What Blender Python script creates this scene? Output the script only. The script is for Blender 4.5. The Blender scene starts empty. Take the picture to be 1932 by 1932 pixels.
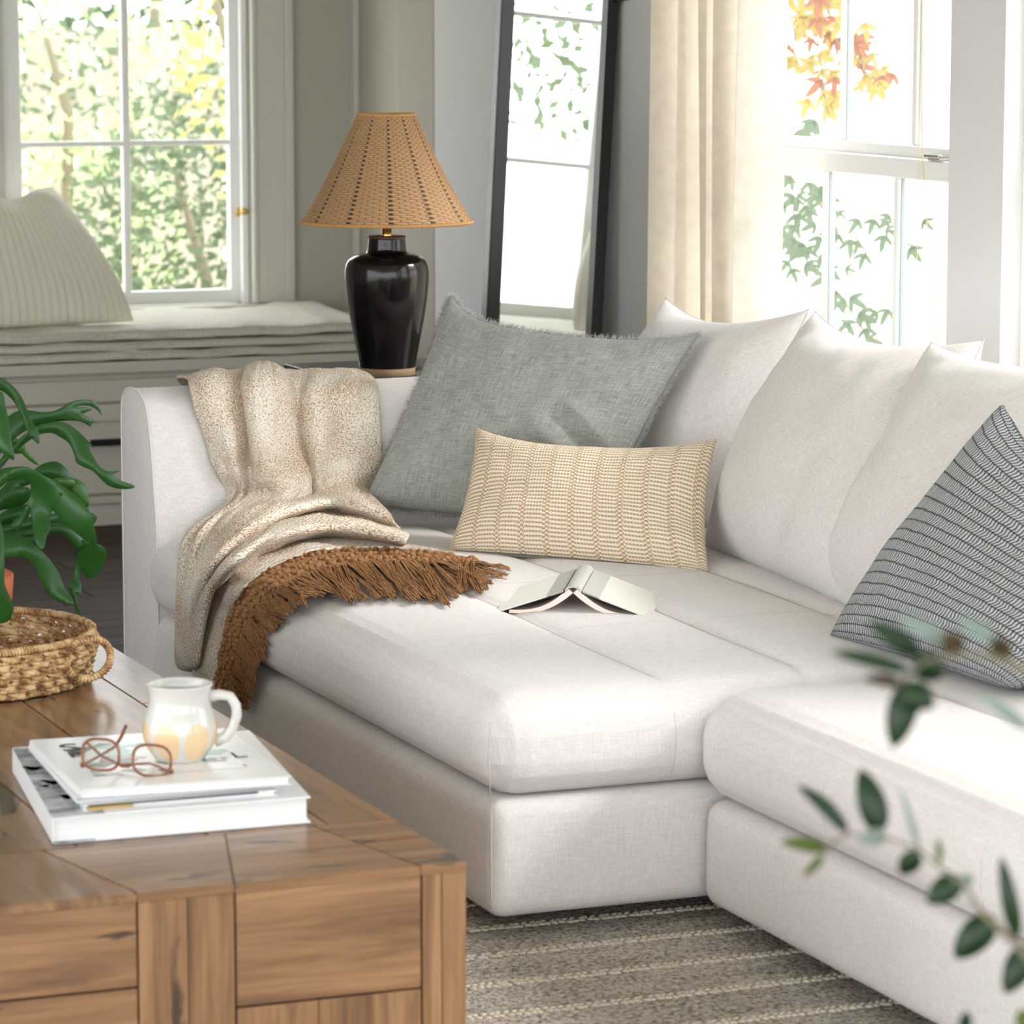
import bpy, bmesh, math, random
from mathutils import Vector, Matrix, noise
random.seed(7)
C = bpy.context.scene.collection
PI = math.pi
V = Vector

# ------------------------------------------------------------------ camera, world, exposure
YAW, PITCH, FPX, HC = 21.87, 8.07, 6768.0, 1.65
CAM = V((0, 0, HC))
_y, _p = math.radians(YAW), math.radians(PITCH)
FW = V((math.sin(_y)*math.cos(_p), math.cos(_y)*math.cos(_p), -math.sin(_p)))
RT = V((math.cos(_y), -math.sin(_y), 0)); UP = RT.cross(FW)
cd = bpy.data.cameras.new('camera'); cam = bpy.data.objects.new('camera', cd); C.objects.link(cam)
cam.location = CAM; cam.rotation_euler = (math.radians(90-PITCH), 0, -math.radians(YAW))
cd.sensor_width = 36; cd.lens = 36*FPX/1932; cd.clip_start = 0.1; cd.clip_end = 500
cd.dof.use_dof = True; cd.dof.focus_distance = 7.45; cd.dof.aperture_fstop = 7.6
bpy.context.scene.camera = cam
sc = bpy.context.scene
sc.view_settings.view_transform = 'Standard'; sc.view_settings.look = 'None'
sc.view_settings.gamma = 1; sc.view_settings.use_curve_mapping = False
sc.view_settings.exposure = -0.02
w = bpy.data.worlds.new('overcast_sky'); sc.world = w; w.use_nodes = True
bg = w.node_tree.nodes['Background']; bg.inputs[0].default_value = (0.93, 0.975, 1.0, 1); bg.inputs[1].default_value = 5.0
sl = bpy.data.lights.new('sun', 'SUN'); so = bpy.data.objects.new('sun', sl); C.objects.link(so)
sl.energy = 3.4; sl.angle = math.radians(14); sl.color = (1.0, 0.975, 0.94)
so.rotation_euler = V((-0.80, 0.42, -0.62)).to_track_quat('-Z', 'Y').to_euler()
def portal(loc, rot, sx, sy):
    l = bpy.data.lights.new('window_portal', 'AREA'); l.shape = 'RECTANGLE'; l.size = sx; l.size_y = sy
    l.cycles.is_portal = True
    o = bpy.data.objects.new('window_portal', l); C.objects.link(o); o.location = loc; o.rotation_euler = rot

# pixel -> point on a room plane (used to measure positions off the photograph)
def at(u, v, x=None, y=None, z=None):
    d = RT*((u-966)/FPX) - UP*((v-966)/FPX) + FW
    if x is not None: t = (x-CAM.x)/d.x
    elif y is not None: t = (y-CAM.y)/d.y
    else: t = (z-CAM.z)/d.z
    return CAM + d*t
def atd(u, v, dist):
    return CAM + (RT*((u-966)/FPX) - UP*((v-966)/FPX) + FW)*dist

# ------------------------------------------------------------------ materials
def srgb(r, g, b):
    f = lambda c: (c/255/12.92) if c/255 <= .04045 else ((c/255+.055)/1.055)**2.4
    return (f(r), f(g), f(b), 1)
class N:
    def __init__(s, name):
        s.m = bpy.data.materials.new(name); s.m.use_nodes = True
        s.t = s.m.node_tree; s.b = s.t.nodes['Principled BSDF']; s.out = s.t.nodes['Material Output']
    def n(s, typ, **kw):
        nd = s.t.nodes.new(typ)
        for k, v in kw.items():
            if k.startswith('i_'):
                key = k[2:]; key = int(key) if key.isdigit() else key.replace('_', ' ')
                s.set(nd.inputs[key], v)
            else: setattr(nd, k, v)
        return nd
    def set(s, inp, v):
        if isinstance(v, bpy.types.NodeSocket): s.t.links.new(v, inp)
        else: inp.default_value = v
    def math(s, op, a, b=0.0, c=None):
        nd = s.t.nodes.new('ShaderNodeMath'); nd.operation = op
        s.set(nd.inputs[0], a); s.set(nd.inputs[1], b)
        if c is not None: s.set(nd.inputs[2], c)
        return nd.outputs[0]
    def coord(s, kind='Object'):
        return s.n('ShaderNodeTexCoord').outputs[kind]
    def map(s, vec, scale=(1, 1, 1), loc=(0, 0, 0), rot=(0, 0, 0)):
        nd = s.n('ShaderNodeMapping'); s.set(nd.inputs['Vector'], vec)
        nd.inputs['Scale'].default_value = scale; nd.inputs['Location'].default_value = loc; nd.inputs['Rotation'].default_value = rot
        return nd.outputs[0]
    def noise(s, vec, scale=5, detail=2, rough=.5, dist=0):
        nd = s.n('ShaderNodeTexNoise'); s.set(nd.inputs['Vector'], vec)
        nd.inputs['Scale'].default_value = scale; nd.inputs['Detail'].default_value = detail
        nd.inputs['Roughness'].default_value = rough; nd.inputs['Distortion'].default_value = dist
        return nd.outputs[0]
    def ramp(s, fac, stops, interp='LINEAR'):
        nd = s.n('ShaderNodeValToRGB'); s.set(nd.inputs[0], fac); cr = nd.color_ramp; cr.interpolation = interp
        while len(cr.elements) < len(stops): cr.elements.new(.5)
        for e, (p, c) in zip(cr.elements, stops):
            e.position = p; e.color = c if len(c) == 4 else (*c, 1)
        return nd.outputs[0]
    def mix(s, fac, a, b, blend='MIX'):
        nd = s.n('ShaderNodeMix', data_type='RGBA', blend_type=blend)
        s.set(nd.inputs[0], fac); s.set(nd.inputs[6], a); s.set(nd.inputs[7], b); return nd.outputs[2]
    def col(s, v): s.set(s.b.inputs['Base Color'], v); return s
    def rough(s, v): s.set(s.b.inputs['Roughness'], v); return s
    def bump(s, h, strength=.3, dist=.002):
        nd = s.n('ShaderNodeBump'); s.set(nd.inputs['Height'], h)
        nd.inputs['Strength'].default_value = strength; nd.inputs['Distance'].default_value = dist
        s.t.links.new(nd.outputs[0], s.b.inputs['Normal']); return s
    def sep(s, vec):
        nd = s.n('ShaderNodeSeparateXYZ'); s.set(nd.inputs[0], vec); return nd.outputs

def plain(name, col, rough=.6, metal=0, spec=None, bumpscale=None, bs=.1):
    k = N(name).col(col).rough(rough); k.b.inputs['Metallic'].default_value = metal
    nz = k.noise(k.coord(), 6, 3)
    c = k.mix(k.math('MULTIPLY', nz, .25), col, tuple(x*.8 for x in col[:3])+(1,)); k.col(c)
    if spec is not None: k.b.inputs['Specular IOR Level'].default_value = spec
    if bumpscale: k.bump(k.noise(k.coord(), bumpscale, 3), bs, .002)
    return k.m

def linen(name, c1, c2, uv=False, scale=330, contrast=1.0, bs=.25):
    k = N(name); co = k.coord('UV' if uv else 'Object')
    a = k.noise(k.map(co, (scale*.06, scale, scale)), 1, 2, .6)
    b = k.noise(k.map(co, (scale, scale*.06, scale)), 1, 2, .6)
    c = k.noise(k.map(co, (scale, scale, scale*.06)), 1, 2, .6) if not uv else None
    if c is None: f = k.math('MULTIPLY', k.math('ADD', a, b), .5)
    else: f = k.math('MULTIPLY', k.math('ADD', k.math('ADD', a, b), c), .3333)
    h = f
    big = k.noise(co, 5, 3)
    f2 = k.math('ADD', f, k.math('MULTIPLY', k.math('SUBTRACT', big, .5), .05))
    k.col(k.ramp(f2, [(.5-.13/contrast, c2), (.5+.13/contrast, c1)])); k.rough(.95)
    k.b.inputs['Specular IOR Level'].default_value = .15
    k.b.inputs['Sheen Weight'].default_value = .15
    k.bump(h, bs, .0015); return k.m

M = {}
M['sofa'] = linen('white_linen', (.84, .795, .785, 1), (.66, .615, .605, 1), scale=620, contrast=1.2, bs=.3)
M['sofa_uv'] = linen('white_linen_cushion', (.81, .765, .745, 1), (.64, .60, .58, 1), uv=True, scale=680, contrast=1.15, bs=.3)
M['grey_linen'] = linen('grey_linen', srgb(170, 171, 165), srgb(116, 117, 113), uv=True, scale=420, contrast=.8, bs=.4)
M['fringe_grey'] = plain('grey_thread', srgb(170, 174, 168), .95)
M['wall_grey'] = plain('grey_wall_paint', srgb(222, 222, 222), .85, bumpscale=140, bs=.35)
M['wall_green'] = plain('sage_wall_paint', srgb(182, 179, 166), .8, bumpscale=160, bs=.1)
M['trim'] = plain('trim_paint', srgb(206, 204, 193), .5)
M['trim_white'] = plain('white_window_paint', srgb(244, 244, 242), .4)
M['ceiling'] = plain('ceiling_paint', srgb(236, 236, 232), .9)
M['cab'] = plain('bench_paint', srgb(200, 195, 182), .45)
M['black_metal'] = plain('black_metal', (.008, .008, .01, 1), .35)
M['black_wood'] = plain('black_wood', (.012, .012, .013, 1), .3)
M['brass'] = plain('brass', (.75, .48, .16, 1), .25, 1)
M['seam'] = plain('seam_thread', srgb(204, 197, 192), .9)
M['terracotta'] = plain('terracotta', srgb(204, 112, 76), .8, bumpscale=60, bs=.1)
M['soil'] = plain('soil', (.03, .02, .015, 1), 1, bumpscale=80, bs=1)
M['cable'] = plain('cable', (.01, .01, .01, 1), .4)

def glass_mat():
    k = N('window_glass'); t = k.t
    tr = k.n('ShaderNodeBsdfTransparent'); gl = k.n('ShaderNodeBsdfGlossy'); gl.inputs['Roughness'].default_value = 0
    fr = k.n('ShaderNodeFresnel'); fr.inputs[0].default_value = 1.3
    geo = k.n('ShaderNodeNewGeometry'); ff = k.math('MULTIPLY', fr.outputs[0], k.math('SUBTRACT', 1, geo.outputs['Backfacing']))
    mx = k.n('ShaderNodeMixShader'); t.links.new(ff, mx.inputs[0]); t.links.new(tr.outputs[0], mx.inputs[1]); t.links.new(gl.outputs[0], mx.inputs[2])
    t.links.new(mx.outputs[0], k.out.inputs[0]); return k.m
M['glass'] = glass_mat()
def mirror_mat():
    k = N('mirror_silver').col((.93, .95, .95, 1)).rough(.0); k.b.inputs['Metallic'].default_value = 1; return k.m
M['mirror'] = mirror_mat()

def translucent(name, col, tcol, rough=.6, tw=.45, uvveins=False, spec=.4, colnode=None):
    k = N(name).rough(rough); t = k.t
    co = k.coord('Object'); nz = k.noise(co, 30, 3)
    c = k.mix(nz, col, tuple(x*.6 for x in col[:3])+(1,)) if colnode is None else colnode(k)
    k.col(c); k.b.inputs['Specular IOR Level'].default_value = spec
    tl = k.n('ShaderNodeBsdfTranslucent'); tl.inputs[0].default_value = tcol
    mx = k.n('ShaderNodeMixShader'); mx.inputs[0].default_value = tw
    t.links.new(k.b.outputs[0], mx.inputs[1]); t.links.new(tl.outputs[0], mx.inputs[2]); t.links.new(mx.outputs[0], k.out.inputs[0])
    return k.m
M['fern'] = translucent('fern_leaf', (.028, .125, .022, 1), (.10, .36, .02, 1), .38, .28, spec=.5)
M['olive_dark'] = translucent('olive_leaf', (.016, .052, .016, 1), (.04, .11, .02, 1), .4, .2)
M['olive_pale'] = translucent('olive_leaf_underside', (.34, .44, .40, 1), (.3, .4, .3, 1), .6, .25)
M['olive_yellow'] = translucent('olive_leaf_young', (.12, .17, .03, 1), (.3, .35, .05, 1), .5, .3)
M['olive_brown'] = translucent('olive_leaf_brown', (.07, .045, .01, 1), (.15, .09, .02, 1), .5, .3)
M['twig'] = plain('twig_bark', srgb(120, 112, 92), .8)
M['curtain'] = translucent('curtain_linen', (.82, .78, .73, 1), (.86, .78, .66, 1), .9, .40, spec=.1)
M['vine_red'] = translucent('vine_leaf_red', (.30, .13, .09, 1), (.42, .2, .12, 1), .6, .5)
M['vine_yellow'] = translucent('vine_leaf_yellow', (.34, .26, .09, 1), (.5, .4, .14, 1), .6, .5)
M['vine_green'] = translucent('vine_leaf_green', (.14, .19, .14, 1), (.2, .28, .18, 1), .6, .4)

def wood(name, c1, c2, c3, axis=0, rough=.35):
    k = N(name); co = k.coord('Object')
    oi = k.n('ShaderNodeObjectInfo').outputs['Random']
    off = k.n('ShaderNodeCombineXYZ'); 
    for i in range(3): k.set(off.inputs[i], k.math('MULTIPLY', oi, 13.7+7*i))
    va = k.n('ShaderNodeVectorMath', operation='ADD'); k.set(va.inputs[0], co); k.set(va.inputs[1], off.outputs[0])
    scl = [26, 26, 26]; scl[axis] = 2.2
    g = k.noise(k.map(va.outputs[0], tuple(scl)), 1, 5, .62, .7)
    scl2 = [150, 150, 150]; scl2[axis] = 6
    fg = k.noise(k.map(va.outputs[0], tuple(scl2)), 1, 3, .6)
    scl3 = [9, 9, 9]; scl3[axis] = 3.4
    kn = k.noise(k.map(va.outputs[0], tuple(scl3)), 1, 3, .55, 1.3)
    base = k.ramp(g, [(.30, c3), (.5, c2), (.72, c1)])
    base = k.mix(k.math('MULTIPLY', k.ramp(fg, [(.4, (1, 1, 1)), (.6, (0, 0, 0))]), .25), base, c3)
    crack = k.ramp(kn, [(.63, (0, 0, 0)), (.67, (1, 1, 1))])
    base = k.mix(k.math('MULTIPLY', crack, .85), base, (.03, .018, .008, 1))
    hv = k.n('ShaderNodeHueSaturation'); k.set(hv.inputs['Color'], base); k.set(hv.inputs['Value'], k.math('ADD', .88, k.math('MULTIPLY', oi, .24)))
    k.col(hv.outputs[0]); k.rough(k.math('ADD', rough, k.math('MULTIPLY', fg, .15)))
    k.bump(k.math('SUBTRACT', k.math('MULTIPLY', fg, .5), crack), .25, .002); return k.m
OA, OB, OC = srgb(164, 125, 88), srgb(137, 100, 67), srgb(92, 64, 42)
for i, a in enumerate('xyz'):
    M['oak_'+a] = wood('oak_grain_'+a, OA, OB, OC, i, .3); pb = M['oak_'+a].node_tree.nodes['Principled BSDF']; pb.inputs['Coat Weight'].default_value = .28; pb.inputs['Coat Roughness'].default_value = .16
M['floor'] = wood('dark_floor_wood', srgb(84, 64, 54), srgb(66, 50, 42), srgb(44, 33, 28), 0, .55); M['floor'].node_tree.nodes['Principled BSDF'].inputs['Specular IOR Level'].default_value = .2

# ------------------------------------------------------------------ object helpers
def link(name, me, mat=None, parent=None, smooth=False):
    o = bpy.data.objects.new(name, me); C.objects.link(o)
    if mat:
        for m in (mat if isinstance(mat, list) else [mat]): me.materials.append(m)
    if smooth:
        for p in me.polygons: p.use_smooth = True
    if parent: o.parent = parent; o.matrix_parent_inverse = parent.matrix_world.inverted() if False else Matrix.Translation(-parent.location)
    return o
def frombm(name, bm, mat=None, parent=None, smooth=False, origin=None):
    me = bpy.data.meshes.new(name)
    if origin is not None: bmesh.ops.translate(bm, vec=-V(origin), verts=bm.verts)
    bm.to_mesh(me); bm.free()
    o = link(name, me, mat, parent, smooth)
    if origin is not None: o.location = V(origin)
    return o
def thing(name, label, cat, loc=(0, 0, 0), group=None):
    o = bpy.data.objects.new(name, None); C.objects.link(o); o.location = loc; o.empty_display_size = .05
    o['label'] = label; o['category'] = cat
    if group: o['group'] = group
    return o
def tag(o, label=None, cat=None, group=None, kind=None):
    if label: o['label'] = label
    if cat: o['category'] = cat
    if group: o['group'] = group
    if kind: o['kind'] = kind
    return o
def struct(name, loc=(0, 0, 0)):
    o = bpy.data.objects.new(name, None); C.objects.link(o); o.location = loc; o['kind'] = 'structure'; o.empty_display_size = .05
    return o
def bx(bm, a, b, bev=0, seg=2):
    a, b = V(a), V(b); lo = V([min(a[i], b[i]) for i in range(3)]); hi = V([max(a[i], b[i]) for i in range(3)])
    r = bmesh.ops.create_cube(bm, size=1)
    for v in r['verts']:
        v.co = V([lo[i]+(v.co[i]+.5)*(hi[i]-lo[i]) for i in range(3)])
    if bev:
        es = list({e for v in r['verts'] for e in v.link_edges})
        bmesh.ops.bevel(bm, geom=es, offset=min(bev, *(.49*(hi[i]-lo[i]) for i in range(3))), segments=seg, affect='EDGES', profile=.5)
def box(name, a, b, mat, parent=None, bev=.002, seg=2, smooth=False):
    bm = bmesh.new(); bx(bm, a, b, bev, seg); return frombm(name, bm, mat, parent, smooth)
def grid(name, fn, nu, nv, mat, parent=None, uvf=None, wrapu=False, smooth=True, solid=0):
    """fn(i/nu, j/nv) -> point"""
    vs = []; fs = []; cu = nu if wrapu else nu+1
    for j in range(nv+1):
        for i in range(cu): vs.append(tuple(fn(i/nu, j/nv)))
    for j in range(nv):
        for i in range(nu):
            i2 = (i+1) % cu
            fs.append((j*cu+i, j*cu+i2, (j+1)*cu+i2, (j+1)*cu+i))
    me = bpy.data.meshes.new(name); me.from_pydata(vs, [], fs)
    uvl = me.uv_layers.new()
    if uvf is None: uvf = lambda a, b: (a, b)
    k = 0
    for j in range(nv):
        for i in range(nu):
            for (a, b) in ((i, j), (i+1, j), (i+1, j+1), (i, j+1)):
                uvl.data[k].uv = uvf(a/nu, b/nv); k += 1
    o = link(name, me, mat, parent, smooth)
    if solid:
        md = o.modifiers.new('solid', 'SOLIDIFY'); md.thickness = solid; md.offset = -1
    return o
def tube_into(bm, pts, r, n=6, cap=True):
    pts = [V(p) for p in pts]; rings = []
    up = V((0, 0, 1)); t0 = (pts[1]-pts[0]).normalized()
    if abs(t0.dot(up)) > .9: up = V((1, 0, 0))
    nrm = t0.cross(up).normalized()
    for i, p in enumerate(pts):
        t = (pts[min(i+1, len(pts)-1)]-pts[max(i-1, 0)])
        t = t.normalized() if t.length > 1e-9 else t0
        nrm = (nrm - t*nrm.dot(t))
        nrm = nrm.normalized() if nrm.length > 1e-6 else t.orthogonal().normalized()
        bn = t.cross(nrm); rr = r[i] if isinstance(r, (list, tuple)) else r
        rings.append([bm.verts.new(p+(nrm*math.cos(2*PI*k/n)+bn*math.sin(2*PI*k/n))*rr) for k in range(n)])
    for a, b in zip(rings, rings[1:]):
        for k in range(n):
            f = bm.faces.new((a[k], a[(k+1) % n], b[(k+1) % n], b[k])); f.smooth = True
    if cap and n > 2:
        bm.faces.new(rings[0][::-1]); bm.faces.new(rings[-1])
def tube(name, pts, r, mat, parent=None, n=8):
    bm = bmesh.new(); tube_into(bm, pts, r, n); return frombm(name, bm, mat, parent)
def lathe(name, prof, mat, parent=None, n=48, center=(0, 0, 0), closed=False, fn=None):
    cx, cy, cz = center; L = len(prof)-1
    def f(a, b):
        k = round(b*L); r, z = prof[k]; th = a*2*PI
        if fn: r = fn(r, z, th)
        return (cx+r*math.cos(th), cy+r*math.sin(th), cz+z)
    return grid(name, f, n, L, mat, parent, wrapu=True)
def cr(pts, t):
    n = len(pts)-1; x = max(0, min(n-1e-9, t*n)); i = int(x); f = x-i
    p0, p1, p2, p3 = pts[max(i-1, 0)], pts[i], pts[i+1], pts[min(i+2, n)]
    return (p1*2 + (p2-p0)*f + (p0*2-p1*5+p2*4-p3)*f*f + (p1*3-p0-p2*3+p3)*f*f*f)*.5
def smoothprof(pts, n):
    P = [V((a, b, 0)) for a, b in pts]
    return [(cr(P, i/n).x, cr(P, i/n).y) for i in range(n+1)]
def nz(p, s=1.0, o=0): return noise.noise(V(p)*s+V((o, o*1.7, o*.3)))

# ================================================================== ROOM
RX = 4.0     # window wall plane
FY = 11.6    # far wall plane
fl = struct('floor')
bm = bmesh.new(); bx(bm, (-2.2, -2, -.12), (4.3, 12, -.012)); frombm('subfloor', bm, M['floor'], fl)
pm = bpy.data.meshes.new('plank'); bm = bmesh.new(); bx(bm, (0, 0, -.012), (1.25, .1275, 0), .001, 1); bm.to_mesh(pm); bm.free(); pm.materials.append(M['floor'])
yy = 7.2; row = 0
while yy < 11.6:
    x0 = 1.6 - random.random()*.6
    while x0 < 4.0:
        o = bpy.data.objects.new('plank', pm); C.objects.link(o); o.parent = fl; o.location = (x0, yy, 0); x0 += 1.253
    yy += .13; row += 1
bm = bmesh.new(); bx(bm, (-2.2, -2, -.012), (4.0, 7.2, 0)); bx(bm, (-2.2, 7.2, -.012), (1.0, 11.6, 0)); frombm('boarding', bm, M['floor'], fl)
cl = box('ceiling', (-2.2, -1.2, 2.75), (4.4, 11.9, 2.9), M['ceiling'], bev=0); tag(cl, kind='structure')
# right wall with openings
wins = [(7.28, 8.80), (5.40, 7.03), (3.20, 4.90), (.9, 2.6)]
WZ0, WZ1 = .50, 2.10
bm = bmesh.new(); X0, X1 = RX, RX+.20
bx(bm, (X0, -2, 0), (X1, 10.62, WZ0)); bx(bm, (X0, -2, WZ1), (X1, 10.62, 2.75))
edges = [-2]+[e for w_ in sorted(wins) for e in w_]+[10.62]
for i in range(0, len(edges), 2): bx(bm, (X0, edges[i], WZ0), (X1, edges[i+1], WZ1))
wr = frombm('wall_right', bm, M['wall_grey']); tag(wr, kind='structure')
# alcove
bm = bmesh.new(); bx(bm, (4.08, 11.0, 0), (4.3, FY+.2, 2.75)); o = frombm('wall_alcove', bm, M['wall_green']); tag(o, kind='structure')
bm = bmesh.new(); bx(bm, (3.997, 10.621, 0), (4.3, 10.80, 2.75), .004); bx(bm, (4.012, 10.80, 0), (4.3, 10.985, 2.75), .004)
o = frombm('trim_1', bm, plain('shaded_reveal_paint', srgb(172, 165, 152), .7)); tag(o, kind='structure')  # trim colour darkened here so the reveal reads as a shaded side
bm = bmesh.new(); bx(bm, (4.06, FY-.05, 0), (4.079, FY-.001, 2.75), .003); o = frombm('trim_2', bm, M['trim']); tag(o, kind='structure')
bm = bmesh.new(); bx(bm, (4.034, 10.986, 0), (4.0795, 10.9995, 2.75), .003); bx(bm, (4.034, 11.0, 0), (4.0795, 11.02, 2.75), .003); o = frombm('trim_3', bm, M['trim_white']); tag(o, kind='structure')
# far wall with the window opening
bm = bmesh.new(); wx0, wx1, wz0, wz1 = 2.86, 3.70, .64, 2.25
bx(bm, (-2.2, FY, 0), (wx0, FY+.18, 2.75)); bx(bm, (wx1, FY, 0), (4.08, FY+.18, 2.75)); bx(bm, (wx0, FY, 0), (wx1, FY+.18, wz0)); bx(bm, (wx0, FY, wz1), (wx1, FY+.18, 2.75))
o = frombm('wall_far', bm, M['wall_green']); tag(o, kind='structure')
bm = bmesh.new(); bx(bm, (-2.4, 7.0, 0), (-2.2, 11.78, 2.75)); bx(bm, (-2.4, -1.2, 0), (-2.2, 7.0, .1)); bx(bm, (-2.4, -1.2, 2.45), (-2.2, 7.0, 2.75)); o = frombm('wall_left', bm, M['wall_grey']); tag(o, kind='structure')  # unseen wall; its long opening is sized to let in side fill light
box('baseboard_right', (3.985, -1.2, 0), (3.999, 10.6, .12), M['trim'], bev=.003)['kind'] = 'structure'

# ---- window_1 (far casement)
w1 = struct('window_1', (3.28, FY, .64))
bm = bmesh.new()
for (a, b) in ((2.70, 2.855), (3.705, 3.85)):
    bx(bm, (a, FY-.022, .645), (b, FY, 2.2495), .003)
bx(bm, (3.82, FY-.034, .645), (3.851, FY-.0205, 2.41), .005); bx(bm, (2.699, FY-.034, .645), (2.73, FY-.0205, 2.41), .005)
bx(bm, (3.706, FY-.03, .645), (3.722, FY-.0205, 2.25), .004)
bx(bm, (2.70, FY-.022, 2.25), (3.85, FY, 2.4), .003)
frombm('casing', bm, M['trim'], w1)
bm = bmesh.new(); bx(bm, (2.66, FY-.05, .615), (3.87, FY+.06, .643), .006); frombm('sill', bm, M['trim'], w1)
bm = bmesh.new()  # fixed frame
for a, b in ((2.86, 2.89), (3.678, 3.70)): bx(bm, (a, FY+.01, .643), (b, FY+.14, 2.25), .003)
frombm('jamb', bm, M['trim_white'], w1)
bm = bmesh.new()  # sash
bx(bm, (2.885, FY+.05, .645), (2.93, FY+.09, 2.24), .004); bx(bm, (3.648, FY+.05, .645), (3.685, FY+.09, 2.24), .004)
bx(bm, (2.885, FY+.048, .645), (3.685, FY+.09, .69), .004); bx(bm, (2.885, FY+.05, 2.19), (3.685, FY+.09, 2.24), .004)
frombm('sash', bm, M['trim_white'], w1)
box('muntin', (3.277, FY+.055, .69), (3.303, FY+.085, 2.2), M['trim_white'], w1, .006)
for z in (1.185, 1.69): box('muntin', (2.92, FY+.057, z-.008), (3.65, FY+.083, z+.011), M['trim_white'], w1, .005)
for a, b in ((2.93, 3.277), (3.303, 3.648)):
    for c, d in ((.69, 1.177), (1.196, 1.682), (1.701, 2.19)):
        box('pane', (a, FY+.068, c), (b, FY+.071, d), M['glass'], w1, 0)
bm = bmesh.new(); kp = at(452, 400, y=FY+.045)
tube_into(bm, [kp, kp+V((0, -.012, 0)), kp+V((0, -.013, 0)), kp+V((0, -.03, 0)), kp+V((0, -.031, 0))], [.012, .012, .006, .006, .002], 12)
bmesh.ops.create_uvsphere(bm, u_segments=12, v_segments=8, radius=.013, matrix=Matrix.Translation(kp+V((.004, -.035, .004))))
bx(bm, kp+V((-.014, -.012, -.014)), kp+V((-.004, -.004, .014)), .003)
frombm('latch', bm, M['brass'], w1, True)

M['bead'] = plain('grey_glazing_bead', srgb(150, 158, 160), .5)
# ---- right windows (double hung)
def hung(name, y0, y1):
    w_ = struct(name, (RX, (y0+y1)/2, WZ0)); xi = RX+.06; xo = RX+.105
    bm = bmesh.new()
    bx(bm, (RX+.05, y0+.0005, WZ0), (RX+.17, y0+.03, WZ1), .002); bx(bm, (RX+.05, y1-.03, WZ0), (RX+.17, y1-.0005, WZ1), .002)
    bx(bm, (RX+.05, y0+.0005, WZ1-.03), (RX+.17, y1-.0005, WZ1-.0005), .002); frombm('window_frame', bm, M['trim_white'], w_)
    bm = bmesh.new(); bx(bm, (RX-.03, y0+.001, WZ0+.0005), (RX+.17, y1-.001, WZ0+.03), .004); frombm('sill', bm, M['trim_white'], w_)
    zr0, zr1 = 1.237, 1.285
    def sash(x, za, zb, rb, rt):
        bm = bmesh.new()
        bx(bm, (x, y0+.03, za), (x+.04, y0+.075, zb), .003); bx(bm, (x, y1-.075, za), (x+.04, y1-.03, zb), .003)
        bx(bm, (x-.004, y0+.03, za), (x+.04, y1-.03, za+rb), .004); bx(bm, (x-.004, y0+.03, zb-rt), (x+.04, y1-.03, zb), .004)
        frombm('sash', bm, M['trim_white'], w_)
        k = 4; st = (y1-y0)/k
        for i in range(1, k):
            ym = y0+st*i; bm = bmesh.new(); bx(bm, (x+.006, ym-.013, za+rb), (x+.034, ym+.013, zb-rt), .006); frombm('muntin', bm, M['trim_white'], w_)
            box('glazing_bead', (x+.014, ym-.0155, za+rb), (x+.022, ym-.0135, zb-rt), M['bead'], w_, 0)
        for i in range(k):
            a = y0+.075 if i == 0 else y0+st*i+.013; b = y1-.075 if i == k-1 else y0+st*(i+1)-.013
            box('pane', (x+.018, a, za+rb), (x+.021, b, zb-rt), M['glass'], w_, 0)
    sash(xi, WZ0+.03, zr1, .06, .048); sash(xo, 1.262, WZ1-.03, .05, .05)
    bm = bmesh.new(); ym = at(1775, 300, x=RX+.07).y
    bx(bm, (RX+.05, ym-.03, zr1), (RX+.085, ym+.03, zr1+.007), .003); bx(bm, (RX+.05, ym-.025, zr1+.006), (RX+.062, ym+.05, zr1+.016), .004)
    frombm('sash_lock', bm, M['trim_white'], w_)
    return w_
for i, (a, b) in enumerate(wins):
    hung('window_%d' % (i+2), a, b)
    portal((RX+.22, (a+b)/2, (WZ0+WZ1)/2), (0, math.radians(90), 0), WZ1-WZ0, b-a)
portal((3.28, FY+.2, 1.45), (math.radians(-90), 0, 0), .84, 1.6)

# blind cord
cdt = thing('blind_cord', 'thin looped blind cord hanging in front of the bright window', 'cord', at(1735, 200, x=RX+.03))
gold = plain('cord_thread', srgb(226, 196, 130), .8)
tube('cord', [at(1741, -60, x=4.03), at(1739, 150, x=4.03), at(1741, 300, x=4.03), at(1752, 480, x=4.03), at(1771, 650, x=4.03), at(1776, 760, x=4.03)], .0011, gold, cdt, 5)
tube('cord', [at(1732, -60, x=4.03), at(1734, 300, x=4.03), at(1730, 480, x=4.03), at(1729, 760, x=4.03)], .0008, gold, cdt, 5)

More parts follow.
